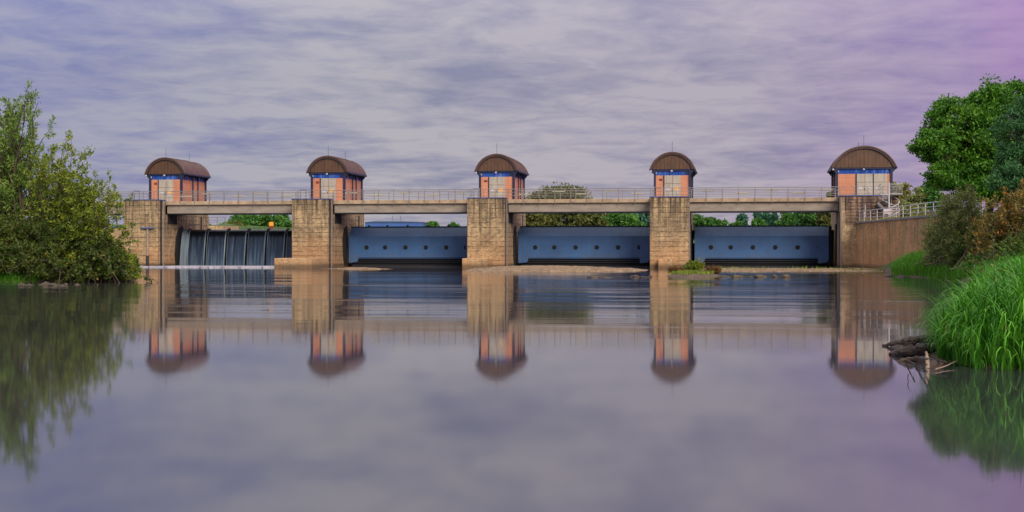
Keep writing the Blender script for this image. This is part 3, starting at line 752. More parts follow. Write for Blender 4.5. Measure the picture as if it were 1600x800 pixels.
# foam where the sheet lands
rng = np.random.default_rng(5)
def foam(name, pts, label):
    n = len(pts); V = [(x, y, .13) for x, y in pts]; 
    b = MB(); b.add(V + [(x, y, .0) for x, y in pts], [tuple(range(n))] + [(i, n + i, n + (i+1) % n, (i+1) % n) for i in range(n)])
    return tag(b.build(name, MT['foam'], None), label, 'foam', kind='stuff')
fx = np.linspace(X0 - 2.5, xr - .1, 60)
foam('foam', [(x, WY - .5) for x in fx if x > X0 + .15] + [(x, D - 3 + rng.uniform(-.8, .8)) for x in np.linspace(X0 + 15.3, X0 - 3, 50)] + [(X0 - 3.2, D - 1.6), (X0, D - .6)], 'white foam where falling water lands')

# orange-topped marker upstream seen above the weir
p = W(424, 190); tm = thing('marker_post', 'orange topped red marker post beyond the waterfall', 'marker', (p.x, p.y, 3.5))
b = MB(); b.box(p.x - .2, p.x + .2, p.y - .2, p.y + .2, 3.5, 5.15, .03); b.build('base', MT['rust'], tm)
b = MB(); b.box(p.x - .26, p.x + .26, p.y - .25, p.y + .25, 5.15, 5.7, .04); b.build('cap', MT['orange'], tm)
# upstream guide wall with railing beyond first pier
xg = XatY(332, D + 22)
tq = thing('upstream_wall', 'low upstream wall with railing behind the first pier', 'wall', (xg, D + 22, 3))
xg2 = XatY(357, D + 22); ztop = 2 + (390 - 353) * 170 / F
b = MB(); b.box(xg - 1.5, xg2, D + 21, D + 26, 2.0, 5.05, .04); b.build('wall_body', MT['smooth'], tq)
railing(tq, xg - 1.3, xg2 - .1, D + 21.2, 5.05, 3)

# ------------------------------------------------------------------ right retaining wall, its railing and stair
line = [W(1321, 153.5), W(1329, 151), W(1345, 146), W(1365, 140.5), W(1385, 135), W(1405, 130), W(1428, 124.5), W(1452, 119.5), W(1485, 115), W(1530, 112)]
def smoothline(L_, n):
    out = []
    for i in range(len(L_) - 1):
        p0, p1, p2, p3 = L_[max(0, i-1)], L_[i], L_[i+1], L_[min(len(L_)-1, i+2)]
        for k in range(n):
            t = k / n
            out.append(.5 * ((2*p1) + (-p0+p2)*t + (2*p0-5*p1+4*p2-p3)*t*t + (-p0+3*p1-3*p2+p3)*t**3))
    return out + [L_[-1]]
SLn = smoothline(line, 4)
twl = thing('retaining_wall', 'curved brown stained concrete retaining wall on the right bank', 'wall', tuple(line[0]))
def offs(L_, d):
    out = []
    for i, p in enumerate(L_):
        v = (L_[min(i+1, len(L_)-1)] - L_[max(i-1, 0)]).normalized(); out.append(p + Vector((-v.y, v.x, 0)) * d)
    return out
def ribbon(b, A, B, z0, z1):
    n = len(A); vs = [(p.x, p.y, z0) for p in A] + [(p.x, p.y, z1) for p in A] + [(p.x, p.y, z1) for p in B] + [(p.x, p.y, z0) for p in B]
    fs = []
    for i in range(n - 1):
        for r in range(4): a = r * n + i; q = ((r + 1) % 4) * n + i; fs.append((a, a + 1, q + 1, q))
    fs += [(0, n, 2*n, 3*n), (n-1, 4*n-1, 3*n-1, 2*n-1)]
    b.add(vs, fs)
b = MB(); ribbon(b, SLn, offs(SLn, 1.2), -1.5, 4.75); b.build('wall_body', MT['wall'], twl)
b = MB(); ribbon(b, offs(SLn, -.10), offs(SLn, 1.3), 4.753, 4.92); b.build('coping', MT['greystone'], twl)
b = MB(); ribbon(b, offs(SLn, -.8), offs(SLn, -.01), -1.5, .12); b.build('toe_ledge', MT['gravel'], twl)
for q in (9, 17, 25):
    v = SLn[q]; dct = (SLn[q+1] - SLn[q-1]).normalized(); nn = Vector((-dct.y, dct.x, 0))
    b = MB(); b.tube([v - nn * .01 + Vector((0, 0, -.2)), v - nn * .01 + Vector((0, 0, 4.7))], .03, 5); b.build('expansion_joint', MT['palewood'], twl)
# terrace behind the wall
b = MB(); A = offs(SLn, 1.2); poly = [(p.x, p.y) for p in A] + [(60, A[-1].y), (60, D + 14), (x5 + 6.15, D + 14), (x5 + 6.15, D + .1)]
tr = numesh('terrace', np.array([(x, y, 4.80) for x, y in poly]), np.array([list(range(len(poly)))]), MT['ground']); tag(tr, 'grassy terrace behind the retaining wall', kind='structure')
# railing on the wall
rt = thing('wall_railing', 'grey tube railing following the curved retaining wall', 'railing', tuple(line[0]))
RLn = offs(SLn, .35)
b = MB()
for zz, r in ((1.08, .045), (.72, .032), (.36, .032)): b.tube([p + Vector((0, 0, 4.92 + zz)) for p in RLn], r, 6)
b.build('rail', MT['white'], rt)
for k in range(0, len(RLn), 2):
    p = RLn[k]; q = MB(); q.tube([p + Vector((0, 0, 4.9)), p + Vector((0, 0, 6.0))], .045, 6); q.build('post', MT['white'], rt)
# ramp railing climbing to the pier
rr = thing('stair_railing', 'sloping handrail at the left end of the retaining wall', 'railing', tuple(line[0]))
b = MB(); a0 = W(1316, 151.5); a1 = W(1352, 146.5)
for zz in (0, -.4, -.8): b.tube([(a0.x, a0.y, 5.0 + zz), (a1.x, a1.y, 6.6 + zz)], .035, 6)
b.build('rail', MT['white'], rr)
for k in range(5):
    p = a0.lerp(a1, k / 4); zz = 5.0 + 1.6 * k / 4; q = MB(); q.tube([(p.x, p.y, zz - 1.2), (p.x, p.y, zz)], .035, 6); q.build('post', MT['white'], rr)
# steps block
# spiral stair
sc = W(1389, 145.3); ts = thing('spiral_staircase', 'white spiral staircase climbing to the widest gatehouse', 'staircase', (sc.x, sc.y, 4.8))
b = MB(); b.tube([(sc.x, sc.y, 4.8), (sc.x, sc.y, 8.9)], .09, 10); b.build('central_pole', MT['white'], ts)
nst = 14; RS = 1.05
for k in range(nst):
    a = -2.2 + k * 2 * math.pi * .95 / nst; z_ = 5.0 + k * .2
    a2 = a + .42
    st = MB(); pr = [(sc.x + .07 * math.cos(a), sc.y + .07 * math.sin(a)), (sc.x + RS * math.cos(a), sc.y + RS * math.sin(a)), (sc.x + RS * math.cos(a2), sc.y + RS * math.sin(a2))]
    st.prism(pr, 'z', z_, z_ + .05); st.build('tread', MT['white'], ts)
    if k % 2 == 0: q = MB(); q.tube([(sc.x + RS * math.cos(a), sc.y + RS * math.sin(a), z_), (sc.x + RS * math.cos(a), sc.y + RS * math.sin(a), z_ + .95)], .018, 5); q.build('baluster', MT['white'], ts)
b = MB()
for zz in (.95, .1):
    b.tube([(sc.x + RS * math.cos(-2.2 + k * 2 * math.pi * .95 / 40), sc.y + RS * math.sin(-2.2 + k * 2 * math.pi * .95 / 40), 5.0 + zz + 2.8 * k / 40) for k in range(41)], .035, 6)
b.build('handrail', MT['white'], ts)
b = MB(); b.box(sc.x + .15, sc.x + 1.4, sc.y + .3, sc.y + 2.6, 7.62, 7.68); b.build('landing', MT['rail'], ts)
b = MB()
for xx in np.arange(sc.x + .2, sc.x + 1.41, .15): b.tube([(xx, sc.y + .3, 7.68), (xx, sc.y + .3, 8.75)], .014, 4)
for zz in (7.75, 8.75): b.tube([(sc.x + .15, sc.y + .3, zz), (sc.x + 1.4, sc.y + .3, zz)], .03, 5)
b.build('landing_cage', MT['white'], ts)
p = W(1387, 144); tsn = thing('notice_board', 'small white notice board with pink band below the spiral stair', 'sign', (p.x, p.y, 4.8))
b = MB(); b.box(p.x - .38, p.x + .38, p.y - .02, p.y + .02, 5.65, 6.15, .005); b.build('panel', MT['white'], tsn)
b = MB(); b.box(p.x - .30, p.x + .30, p.y - .026, p.y - .021, 5.78, 5.9); b.build('band', simple('pink_print', (.6, .2, .22), .6), tsn)
b = MB(); b.tube([(p.x - .3, p.y + .03, 4.8), (p.x - .3, p.y + .03, 6.1)], .025, 5); b.tube([(p.x + .3, p.y + .03, 4.8), (p.x + .3, p.y + .03, 6.1)], .025, 5); b.build('post', MT['rail'], tsn)
tf = thing('floodlight', 'tilted grey floodlight housing beside the spiral staircase', 'floodlight', (x5 + 4.1, D - .4, 6.5))
b = MB(); b.tube([(x5 + 3.75, D - .35, 6.85), (x5 + 4.35, D - .45, 6.15)], [.2, .26], 12); b.build('housing', MT['rail'], tf)
b = MB(); b.tube([(x5 + 4.1, D - .3, 6.6), (x5 + 4.4, D - .05, 7.1)], .05, 6); b.build('bracket', MT['black'], tf)

# ------------------------------------------------------------------ far hall
p = W(615, 420)
th_ = thing('industrial_hall', 'long low blue hall on the horizon left of the middle pier', 'building', (p.x, p.y, 5))
w_ = 46 * 420 / F
b = MB(); b.box(p.x - w_, p.x + w_, p.y, p.y + 20, 4, 10.1); b.build('wall', MT['farblue'], th_)
b = MB(); b.prism([(p.x - w_ - .3, 10.103), (p.x - w_ + 3, 10.6), (p.x + w_ * .3, 10.5), (p.x + w_ + .3, 10.103)], 'y', p.y - .3, p.y + 20); b.build('roof', MT['farroof'], th_)
for px in (611, 623.5):
    q = W(px, 421); b = MB(); b.tube([(q.x, q.y + 2, 9.9), (q.x, q.y + 2, 12.2)], .14, 6); b.build('chimney', MT['greystone'], th_)
# ------------------------------------------------------------------ foliage
def leaves(name, P, size, rng, mat, parent, aspect=.42, updir=None, jit=1.0):
    """P (n,3) leaf bases; every leaf is a small folded diamond"""
    n = len(P)
    d = rng.normal(0, 1, (n, 3)) * jit
    if updir is not None: d = d + updir
    d /= np.linalg.norm(d, axis=1)[:, None] + 1e-9
    s = rng.normal(0, 1, (n, 3)); s -= (s * d).sum(1)[:, None] * d; s /= np.linalg.norm(s, axis=1)[:, None] + 1e-9
    nn = np.cross(d, s)
    L_ = (size * rng.uniform(.65, 1.35, n))[:, None]; w = L_ * aspect * .5
    a = P; c = P + d * L_; m = P + d * L_ * .45
    b1 = m + s * w + nn * w * .25; b2 = m - s * w + nn * w * .25
    V = np.stack([a, b1, c, b2], 1).reshape(-1, 3)
    Fc = np.arange(4 * n).reshape(n, 4)
    return numesh(name, V, Fc, mat, parent)

def shrub(name, label, cat, base, tips_fn, nst, seed, mat, leaf=.2, nleaf=60, twigs=7, twl=.9, r0=.05, group=None, spread=.6, aspect=.35, start=.22, bark='twig', fork=.5, updir=.6, kz=1.0):
    """many-stemmed plant: stems rise from a stool and bear leafy side twigs"""
    rng = np.random.default_rng(seed); base = np.array(base, float)
    t = thing(name, label, cat, tuple(base), group)
    b = MB(); P = []; U = []
    for s in range(nst):
        tip = np.array(tips_fn(rng)); bs = base + np.array([rng.normal(0, spread), rng.normal(0, spread), -.1])
        mid = bs + (tip - bs) * .5; mid[2] = bs[2] + (tip[2] - bs[2]) * (.50 + .18 * kz) ; mid[:2] = bs[:2] + (tip[:2] - bs[:2]) * .34 + rng.normal(0, .12, 2)
        K = 9; tt = np.linspace(0, 1, K)[:, None]
        path = (1 - tt) ** 2 * bs + 2 * tt * (1 - tt) * mid + tt ** 2 * tip
        ln = np.linalg.norm(tip - bs); path[1:-1] += rng.normal(0, .012 * ln, (K - 2, 3))
        b.tube([Vector(p) for p in path], [max(.008, r0 * (ln / 6) * (1 - .92 * q)) for q in np.linspace(0, 1, K)], 5, cap=False)
        # twigs
        for k in range(twigs):
            u = start + (1 - start) * (k + rng.uniform(0, 1)) / twigs; u = min(u, 1.0)
            f = u * (K - 1); j = min(int(f), K - 2); o = path[j] + (path[j + 1] - path[j]) * (f - j)
            dr = path[min(j + 1, K - 1)] - path[j]; dr /= np.linalg.norm(dr) + 1e-9
            v = rng.normal(0, 1, 3); v -= v @ dr * dr; v /= np.linalg.norm(v) + 1e-9
            v = v * .8 + dr * .7 + np.array([0, 0, .15]); v /= np.linalg.norm(v)
            l = twl * rng.uniform(.5, 1.3) * (1.25 - .6 * u)
            e = o + v * l + np.array([0, 0, .1 * l]); m = o + v * l * .5 + rng.normal(0, .05 * l, 3)
            b.tube([Vector(o), Vector(m), Vector(e)], [.014, .010, .005], 3, cap=False)
            q = rng.uniform(.1, 1.05, nleaf)[:, None] ** .8
            pp = (1 - q) ** 2 * o + 2 * q * (1 - q) * m + q ** 2 * e + rng.normal(0, .09 * twl, (nleaf, 3))
            P.append(pp); U.append(np.repeat(v[None], nleaf, 0) * updir)
    P = np.concatenate(P); U = np.concatenate(U)
    b.build('stems', MT[bark], t)
    leaves('foliage', P, leaf, rng, MT[mat], t, aspect, U)
    return t

def tree(name, label, base, h0, lobes, seed, mat, leaf=.25, ncl=160, nleaf=90, rc=.8, trunk=.3, group=None, cat='tree', aspect=.5, bark='bark', inner=.55):
    """round-crowned tree: trunk, limbs to each lobe of the crown, twigs to leaf clumps
    lobes: (x,y,z,rx,ry,rz) in metres relative to base"""
    rng = np.random.default_rng(seed); base = np.array(base, float)
    t = thing(name, label, cat, tuple(base), group)
    b = MB(); top = base + np.array([rng.normal(0, .2), rng.normal(0, .2), h0])
    b.tube([Vector(base - np.array([0, 0, .4])), Vector(base * .5 + top * .5 + np.array([.08 * h0 * .3, 0, 0])), Vector(top)], [trunk * 1.25, trunk, trunk * .8], 9, cap=False)
    P = []; vol = np.array([l[3] * l[4] * l[5] for l in lobes]) ** (2 / 3); cnt = np.maximum(4, (ncl * vol / vol.sum()).astype(int))
    for l, n in zip(lobes, cnt):
        c = base + np.array(l[:3]); r = np.array(l[3:])
        mid = top + (c - top) * .5 + np.array([0, 0, -.12 * np.linalg.norm(c - top)])
        tt = np.linspace(0, 1, 6)[:, None]; path = (1-tt)**2*top + 2*tt*(1-tt)*mid + tt**2*c
        b.tube([Vector(p) for p in path], list(np.linspace(trunk * .55, trunk * .14, 6)), 6, cap=False)
        for k in range(n):
            d = rng.normal(0, 1, 3); d /= np.linalg.norm(d); rad = rng.uniform(inner ** 3, 1) ** (1/3)
            if rng.uniform() < .12: rad *= 1.13
            q = c + d * r * rad
            j = rng.integers(2, 6); o = path[j]
            m = (o + q) / 2 + rng.normal(0, .15, 3)
            b.tube([Vector(o), Vector(m), Vector(q)], [trunk * .12, trunk * .07, trunk * .03], 3, cap=False)
            R = rc * rng.uniform(.6, 1.3); nl = int(nleaf * rng.uniform(.6, 1.3))
            g = rng.normal(0, 1, (nl, 3)); g /= np.linalg.norm(g, axis=1)[:, None]; g *= (rng.uniform(0, 1, nl) ** .45)[:, None]
            P.append(q + g * R * np.array([1.15, 1.15, .62]))
    P = np.concatenate(P)
    b.build('trunk', MT[bark], t)
    leaves('crown', P, leaf, rng, MT[mat], t, aspect, np.array([0, 0, .25]))
    return t

# --- left bank bushes
def at(px, t): p = W(px, t); return np.array([p.x, p.y, max(0.05, gz(p))])
def tipbox(pxa, pxb, ta, tb, prof, lo=.35, pw=.55):
    """tips spread over a width of ground, heights following an outline (px -> top z)"""
    xs = [q[0] for q in prof]; zs = [q[1] for q in prof]
    def fn(rng):
        px = rng.uniform(pxa, pxb); t = rng.uniform(ta, tb); zt = np.interp(px, xs, zs)
        z = zt * (lo + (1 - lo) * rng.uniform(0, 1) ** pw); p = W(px, t); return (p.x, p.y, z)
    return fn
shrub('willow_tree', 'tall feathery willow at the left edge of the water', 'tree', at(12, 91), tipbox(-60, 78, 88, 95, [(-60, 9.8), (-20, 11.4), (20, 12.0), (50, 12.8), (62, 11.6), (78, 9.6)], .22), 58, 11, 'l_willow', leaf=.25, nleaf=44, twigs=11, twl=.95, aspect=.26, r0=.08, spread=.8, updir=1.3)
shrub('river_shrub', 'large olive leaved shrub right of the tall willow', 'shrub', at(88, 89), tipbox(45, 150, 86, 93, [(45, 8.6), (80, 9.4), (110, 9.0), (132, 8.6), (150, 7.6)], .2), 46, 12, 'l_olive', leaf=.20, nleaf=34, twigs=9, twl=.9, aspect=.42, r0=.045, spread=.8, updir=.8)
shrub('river_shrub', 'loose spreading shrub whose tips overhang the abutment wall', 'shrub', at(140, 88.5), tipbox(105, 205, 86, 91, [(105, 7.6), (150, 7.0), (185, 6.0), (205, 5.4)], .12, .8), 44, 13, 'l_olive', leaf=.20, nleaf=30, twigs=8, twl=.8, aspect=.42, r0=.05, spread=.7, start=.3)
shrub('undergrowth_shrub', 'dark low undergrowth below the tall willow', 'shrub', at(35, 87.5), tipbox(-40, 100, 86, 88.5, [(-40, 4.2), (100, 3.6)], .06), 80, 14, 'l_dark', leaf=.2, nleaf=46, twigs=8, twl=.8, aspect=.5, spread=2.2, start=.05, r0=.02)
shrub('undergrowth_shrub', 'dark low undergrowth at the foot of the olive shrub', 'shrub', at(125, 88), tipbox(75, 190, 86.3, 89.5, [(75, 3.6), (160, 3.0), (190, 2.0)], .03), 90, 15, 'l_dark', leaf=.2, nleaf=36, twigs=8, twl=.7, aspect=.5, spread=1.7, start=.05, r0=.02)
shrub('undergrowth_shrub', 'small bright green bush at the tip of the left bank', 'shrub', at(185, 90), tipbox(165, 215, 88, 92, [(165, 2.2), (200, 1.9), (215, 1.0)], .1), 34, 16, 'l_olive', leaf=.2, nleaf=32, twigs=7, twl=.5, aspect=.5, spread=.6, start=.2)

# --- right bank trees and shrubs
def lob(px, y, t, bx, by, rpx, rpy, rd, dz=0):
    """crown lobe centred where column px / row y would be at distance t, relative to the tree base"""
    p = W(px, t); z = H + (YH - y) * t / F
    return (p.x - bx, p.y - by, z, rpx * t / F, rd, rpy * t / F)
B1 = W(1545, 104); bz = max(gz(B1), .8)
l1 = [lob(px, y, t, B1.x, B1.y, rx, ry, rd) for (px, y, t, rx, ry, rd) in (
    (1488, 190, 104, 38, 36, 2.2), (1460, 228, 102, 30, 24, 1.8), (1500, 262, 103, 34, 30, 2.2), (1545, 160, 106, 42, 30, 2.4), (1590, 150, 107, 36, 22, 2.2),
    (1535, 215, 104, 46, 44, 2.8), (1530, 298, 102, 30, 16, 1.5), (1575, 295, 103, 34, 22, 1.8), (1478, 276, 101, 26, 20, 1.5), (1440, 232, 102, 14, 12, .8), (1545, 268, 103, 34, 26, 2.0))]
l1 = [(a, b_, c - bz, d, e, f) for a, b_, c, d, e, f in l1]
tree('broadleaf_tree', 'bright green broad tree rising behind the right bank shrubs', (B1.x, B1.y, bz), 4.6, l1, 21, 'l_green', leaf=.24, ncl=560, nleaf=105, rc=.58, trunk=.30)
B2 = W(1612, 90); bz2 = max(gz(B2), .8)
l2 = [lob(px, y, t, B2.x, B2.y, rx, ry, rd) for (px, y, t, rx, ry, rd) in (
    (1592, 215, 88, 38, 44, 1.8), (1600, 270, 87, 42, 42, 1.8), (1578, 285, 86, 28, 26, 1.3), (1640, 200, 90, 44, 50, 2.2), (1650, 280, 90, 50, 44, 2), (1612, 172, 89, 34, 22, 1.6))]
l2 = [(a, b_, c - bz2, d, e, f) for a, b_, c, d, e, f in l2]
tree('broadleaf_tree', 'darker drooping tree at the right edge of the photo', (B2.x, B2.y, bz2), 4.0, l2, 22, 'l_deep', leaf=.22, ncl=360, nleaf=110, rc=.52, trunk=.26, aspect=.34)
shrub('grey_willow_bush', 'grey green willow bush in front of the retaining wall', 'shrub', at(1492, 98), tipbox(1442, 1535, 94, 101, [(1442, 2.6), (1455, 4.4), (1480, 5.9), (1510, 6.4), (1535, 6.4)], .12, .6), 78, 31, 'l_grey', leaf=.20, nleaf=40, twigs=9, twl=.85, aspect=.32, spread=1.1)
shrub('autumn_bush', 'rusty orange leaved bush below the right hand tree', 'shrub', at(1572, 83), tipbox(1525, 1650, 79, 86, [(1525, 4.2), (1560, 5.5), (1590, 5.8), (1650, 5.8)], .12, .6), 74, 32, 'l_rust', leaf=.19, nleaf=38, twigs=9, twl=.8, aspect=.42, spread=1.2)
shrub('dark_bush', 'dark shadowy bush between willow and autumn bush', 'shrub', at(1530, 90), tipbox(1490, 1600, 88, 93, [(1490, 2.6), (1540, 3.8), (1600, 3.8)], .1), 60, 33, 'l_dark', leaf=.2, nleaf=40, twigs=8, twl=.8, aspect=.45, spread=1.6)
shrub('dark_bush', 'low brown green bush behind the tall reeds', 'shrub', at(1575, 72), tipbox(1535, 1660, 68, 76, [(1535, 1.8), (1580, 2.6), (1660, 3.0)], .1), 46, 34, 'l_dark', leaf=.16, nleaf=40, twigs=8, twl=.6, aspect=.45, spread=1.4)

# --- distant trees behind the dam, each standing on the far bank
def fartree(px, ytop, t, wpx, mat, seed, label, poplar=False, group='trees beyond the dam'):
    p = W(px, t); z0 = 4.9; zt = H + (YH - ytop) * t / F; hh = zt - z0; r = wpx / 2 * t / F
    rng = np.random.default_rng(seed)
    if poplar: lb = [(0, 0, hh * (.25 + .14 * k), r * (.8 - .10 * abs(k - 2)), r * .8, hh * .16) for k in range(5)] + [(0, 0, hh * .86, r * .5, r * .5, hh * .14)]
    else:
        lb = [(0, 0, hh * .60, r * .75, r * .75, hh * .38), (0, 0, hh * .2, r * .85, r * .85, hh * .2)]
        for k in range(5):
            a = k * 1.257 + rng.uniform(0, 1); lb.append((r * .5 * math.cos(a), r * .5 * math.sin(a), hh * rng.uniform(.35, .68), r * .48, r * .48, hh * .24))
    if px == 880: lb = [(k * r * .38, 0, hh * (.70 - .05 * abs(k)), r * .42, r * .42, hh * .28) for k in (-2, -1, 0, 1)] + [(0, 0, hh * .3, r * .9, r * .7, hh * .25)]
    s = t / 300
    return tree('poplar_tree' if poplar else 'distant_tree', label, (p.x, p.y, z0), hh * .25, lb, seed, mat, leaf=.60 * s, ncl=260 if px == 880 else 90, nleaf=60, rc=max(.5, r * .24), trunk=.25 * s, group=group, aspect=.6, inner=.35)
FT = [(372, 337, 330, 44, 'l_farg', 'leafy tree just right of the upstream wall'), (395, 329, 345, 56, 'l_farg', 'green tree behind the left part of the waterfall'),
      (418, 328, 340, 54, 'l_farg', 'green tree behind the orange marker'), (438, 332, 350, 40, 'l_farg', 'green tree left of the second pier'), (366, 347, 300, 36, 'l_faro', 'low olive bush beyond the waterfall crest'),
      (675, 347, 380, 26, 'l_farg', 'low bush tips right of the blue hall'), (712, 349, 380, 26, 'l_farg', 'low bush tips left of the middle pier'),
      (828, 316, 300, 44, 'l_faro', 'olive tree close beside the middle pier'), (848, 305, 330, 52, 'l_faro', 'olive tree left of the round topped tree'), (880, 290, 330, 104, 'l_faro', 'round topped tree standing above the bridge deck'),
      (905, 303, 325, 40, 'l_faro', 'olive tree right under the round topped tree'), (926, 324, 300, 56, 'l_faro', 'yellow olive tree below the third span'), (950, 326, 310, 52, 'l_faro', 'dull tree below the third span'),
      (975, 325, 290, 56, 'l_farg', 'green tree left of the fourth pier'), (1006, 320, 300, 50, 'l_fart', 'dark bluish tree against the fourth pier'),
      (1092, 335, 290, 46, 'l_farg', 'green bush just right of the fourth pier'), (1113, 339, 300, 42, 'l_farg', 'low green bush left of the poplars'), (1150, 345, 310, 22, 'l_farg', 'low bush left of the slim poplar'),
      (1185, 343, 310, 30, 'l_farg', 'low bush between the poplars'), (1240, 325, 270, 58, 'l_farg', 'green tree right of the poplars'), (1270, 320, 260, 60, 'l_farg', 'large green tree left of the fifth pier'),
      (1295, 300, 250, 40, 'l_faro', 'tree whose top shows left of the widest gatehouse'),
      (1402, 274, 205, 34, 'l_fary', 'yellowish tree right of the widest gatehouse'), (1428, 296, 190, 40, 'l_grey', 'pale grey green tree beyond the terrace'), (1452, 278, 200, 50, 'l_farg', 'green tree beyond the terrace near the big tree'), (1412, 312, 175, 40, 'l_grey', 'pale low bush behind the wall railing')]
for k, (px, yt, t, w, m, lb) in enumerate(FT): fartree(px, yt, t, w, m, 100 + k, lb)
for k, (px, yt, w) in enumerate([(1159, 334, 17), (1184, 331, 16), (1197, 332, 15), (1209, 333, 15)]):
    fartree(px, yt, 420, w, 'l_fart', 200 + k, ['slim blue green poplar standing alone', 'leftmost poplar of the close trio', 'middle poplar of the close trio', 'rightmost poplar of the close trio'][k], True, 'poplars beyond the rightmost gate')

# ------------------------------------------------------------------ reeds and grass
def blades(name, P, ln, wd, rng, mat, lean=.6, parent=None, seg=6, dirb=None):
    n = len(P); az = rng.uniform(0, 2 * math.pi, n); dv = np.stack([np.cos(az), np.sin(az)], 1)
    if dirb is not None: dv = dv + dirb; dv /= np.linalg.norm(dv, axis=1)[:, None] + 1e-9
    L_ = ln * rng.uniform(.55, 1.25, n); cv = lean * rng.uniform(.3, 1.3, n)
    sd_ = np.stack([-dv[:, 1], dv[:, 0]], 1); w = wd * rng.uniform(.6, 1.3, n)
    rings = []
    th = np.zeros(n) + rng.uniform(0, .18, n); p = P.copy()
    for k in range(seg + 1):
        ww = w * (1 - (k / seg) ** 2.2) * .5 + .0008
        off = np.stack([sd_[:, 0] * ww, sd_[:, 1] * ww, np.zeros(n)], 1)
        rings.append(p + off); rings.append(p - off)
        st = L_ / seg; p = p + np.stack([dv[:, 0] * np.sin(th) * st, dv[:, 1] * np.sin(th) * st, np.cos(th) * st], 1); th = th + cv * 2.4 * (k + 1) / seg / seg * 2
    V = np.stack(rings, 1).reshape(-1, 3); m = 2 * (seg + 1)
    base = (np.arange(n) * m)[:, None]
    Fc = np.concatenate([base + np.array([[2*k, 2*k+1, 2*k+3, 2*k+2]]) for k in range(seg)], 0)
    return numesh(name, V, Fc, mat, parent)
rng = np.random.default_rng(77)
# tall reed grass clump on the near right bank
def scatter(poly_rt, n, rng):
    pts = []; xs = [p[0] for p in poly_rt]; ys = [p[1] for p in poly_rt]
    while len(pts) < n:
        q = np.stack([rng.uniform(min(xs), max(xs), n), rng.uniform(min(ys), max(ys), n)], 1)
        pts += [tuple(a) for a in q[poly_sd(q, poly_rt) > 0]]
    pts = np.array(pts[:n]); X = -sT * pts[:, 1] + cT * pts[:, 0]; Y = cT * pts[:, 1] + sT * pts[:, 0]
    return np.stack([X, Y, np.maximum(theight(X, Y), -.1) - .05], 1)
P = scatter([(8.1, 26.9), (7.6, 25.2), (7.75, 23.7), (9.3, 22.5), (12, 21.2), (14.5, 26), (13.2, 34), (9.9, 32)], 15000, rng)
ed = np.clip(poly_sd(P[:, :2], [RT(*q) for q in [(8.1, 26.9), (7.6, 25.2), (7.75, 23.7), (9.3, 22.5), (12, 21.2), (14.5, 26), (13.2, 34), (9.9, 32)]]) / 2.2, 0, 1)
bl_len = (.85 + 1.25 * ed ** .8) * (.8 + .45 * vnoise(P[:, 0], P[:, 1], .8, 4))
tag(blades('reed_grass', P, bl_len, .030, rng, MT['reed'], 1.45, seg=8, dirb=np.array([-.6, -.5])), 'tall arching bright green reed grass on the near right bank', 'grass', kind='stuff')
P = scatter([(9.9, 31.5), (13.4, 42), (20.9, 62), (27.3, 84), (29.4, 98), (34, 98), (31, 84), (26, 62), (19, 42), (13, 31)], 12000, rng)
tag(blades('bank_reeds', P, .85, .03, rng, MT['reed'], .9, seg=4), 'green reeds along the right bank behind the near clump', 'grass', kind='stuff')
P = scatter([(26.9, 85), (27.4, 88), (29.2, 101), (29.5, 108), (32.5, 121), (36, 118), (38, 100), (32, 84)], 16000, rng)
tag(blades('bank_grass', P, 1.0, .05, rng, MT['moss'], .8, seg=3), 'bright green ground cover under the willow bush', 'grass', kind='stuff')
P = np.concatenate([scatter([(-26, 88.5), (-28, 87.7), (-33, 86.2), (-42, 82.2), (-46, 88), (-30, 95), (-25, 92)], 6000, rng), scatter([(-27.5, 87.8), (-30, 86.7), (-36, 84.7), (-37, 87), (-29, 89)], 8000, rng)])
tag(blades('left_bank_grass', P, .7, .05, rng, MT['moss'], .8, seg=3), 'bright green grass edge of the left bank', 'grass', kind='stuff')
P = scatter([(29.5, 118), (33, 118), (36, 150), (24, 150)], 3000, rng); P[:, 2] = 4.85
q = W(1345, 148); 
A_ = offs(SLn, .9); PP = []
for k in range(3500):
    a = A_[rng.integers(0, len(A_))]; PP.append((a.x + rng.normal(0, .5), a.y + rng.normal(0, .5) + .3, 4.85))
tag(blades('terrace_grass', np.array(PP), .30, .05, rng, MT['l_fary'], .7, seg=3), 'yellowed grass fringe along the top of the retaining wall', 'grass', kind='stuff')

def leafy_stem(px, t, hgt, seed, label, mat='l_fary'):
    rng = np.random.default_rng(seed); p = W(px, t); z0 = max(gz(p), 0)
    th = thing('leafy_plant', label, 'plant', (p.x, p.y, z0)); b = MB()
    lean = rng.uniform(-.25, .1); pts = [Vector((p.x + lean * (k / 6) ** 1.5, p.y, z0 + hgt * k / 6)) for k in range(7)]
    b.tube(pts, [.012 - .0015 * k for k in range(7)], 5); b.build('stem', MT['twig'], th)
    V = []; Fc = []
    for k in range(16):
        u = .35 + .65 * k / 15; f = u * 6; j = min(int(f), 5); o = np.array(pts[j].lerp(pts[j+1], f - j)); a = k * 2.4
        d = np.array([math.cos(a), math.sin(a), .55]); l = .26 * (1.15 - .6 * u); s = np.array([-math.sin(a), math.cos(a), 0]) * l * .13
        m = o + d * l * .5; e = o + d * l * .95 + np.array([0, 0, -.25 * l]); i0 = len(V); V += [o, m + s, e, m - s]; Fc.append([i0, i0+1, i0+2, i0+3])
    numesh('leaves', np.array(V), np.array(Fc), MT[mat], th)
leafy_stem(1556, 28, 2.35, 1, 'tall yellowish leafy stalk standing above the reeds')
leafy_stem(1532, 27, 1.75, 2, 'shorter green leafy stalk left of the tall one', 'reed')
leafy_stem(1590, 27, 1.8, 3, 'leafy stalk at the right edge above the reeds', 'reed')

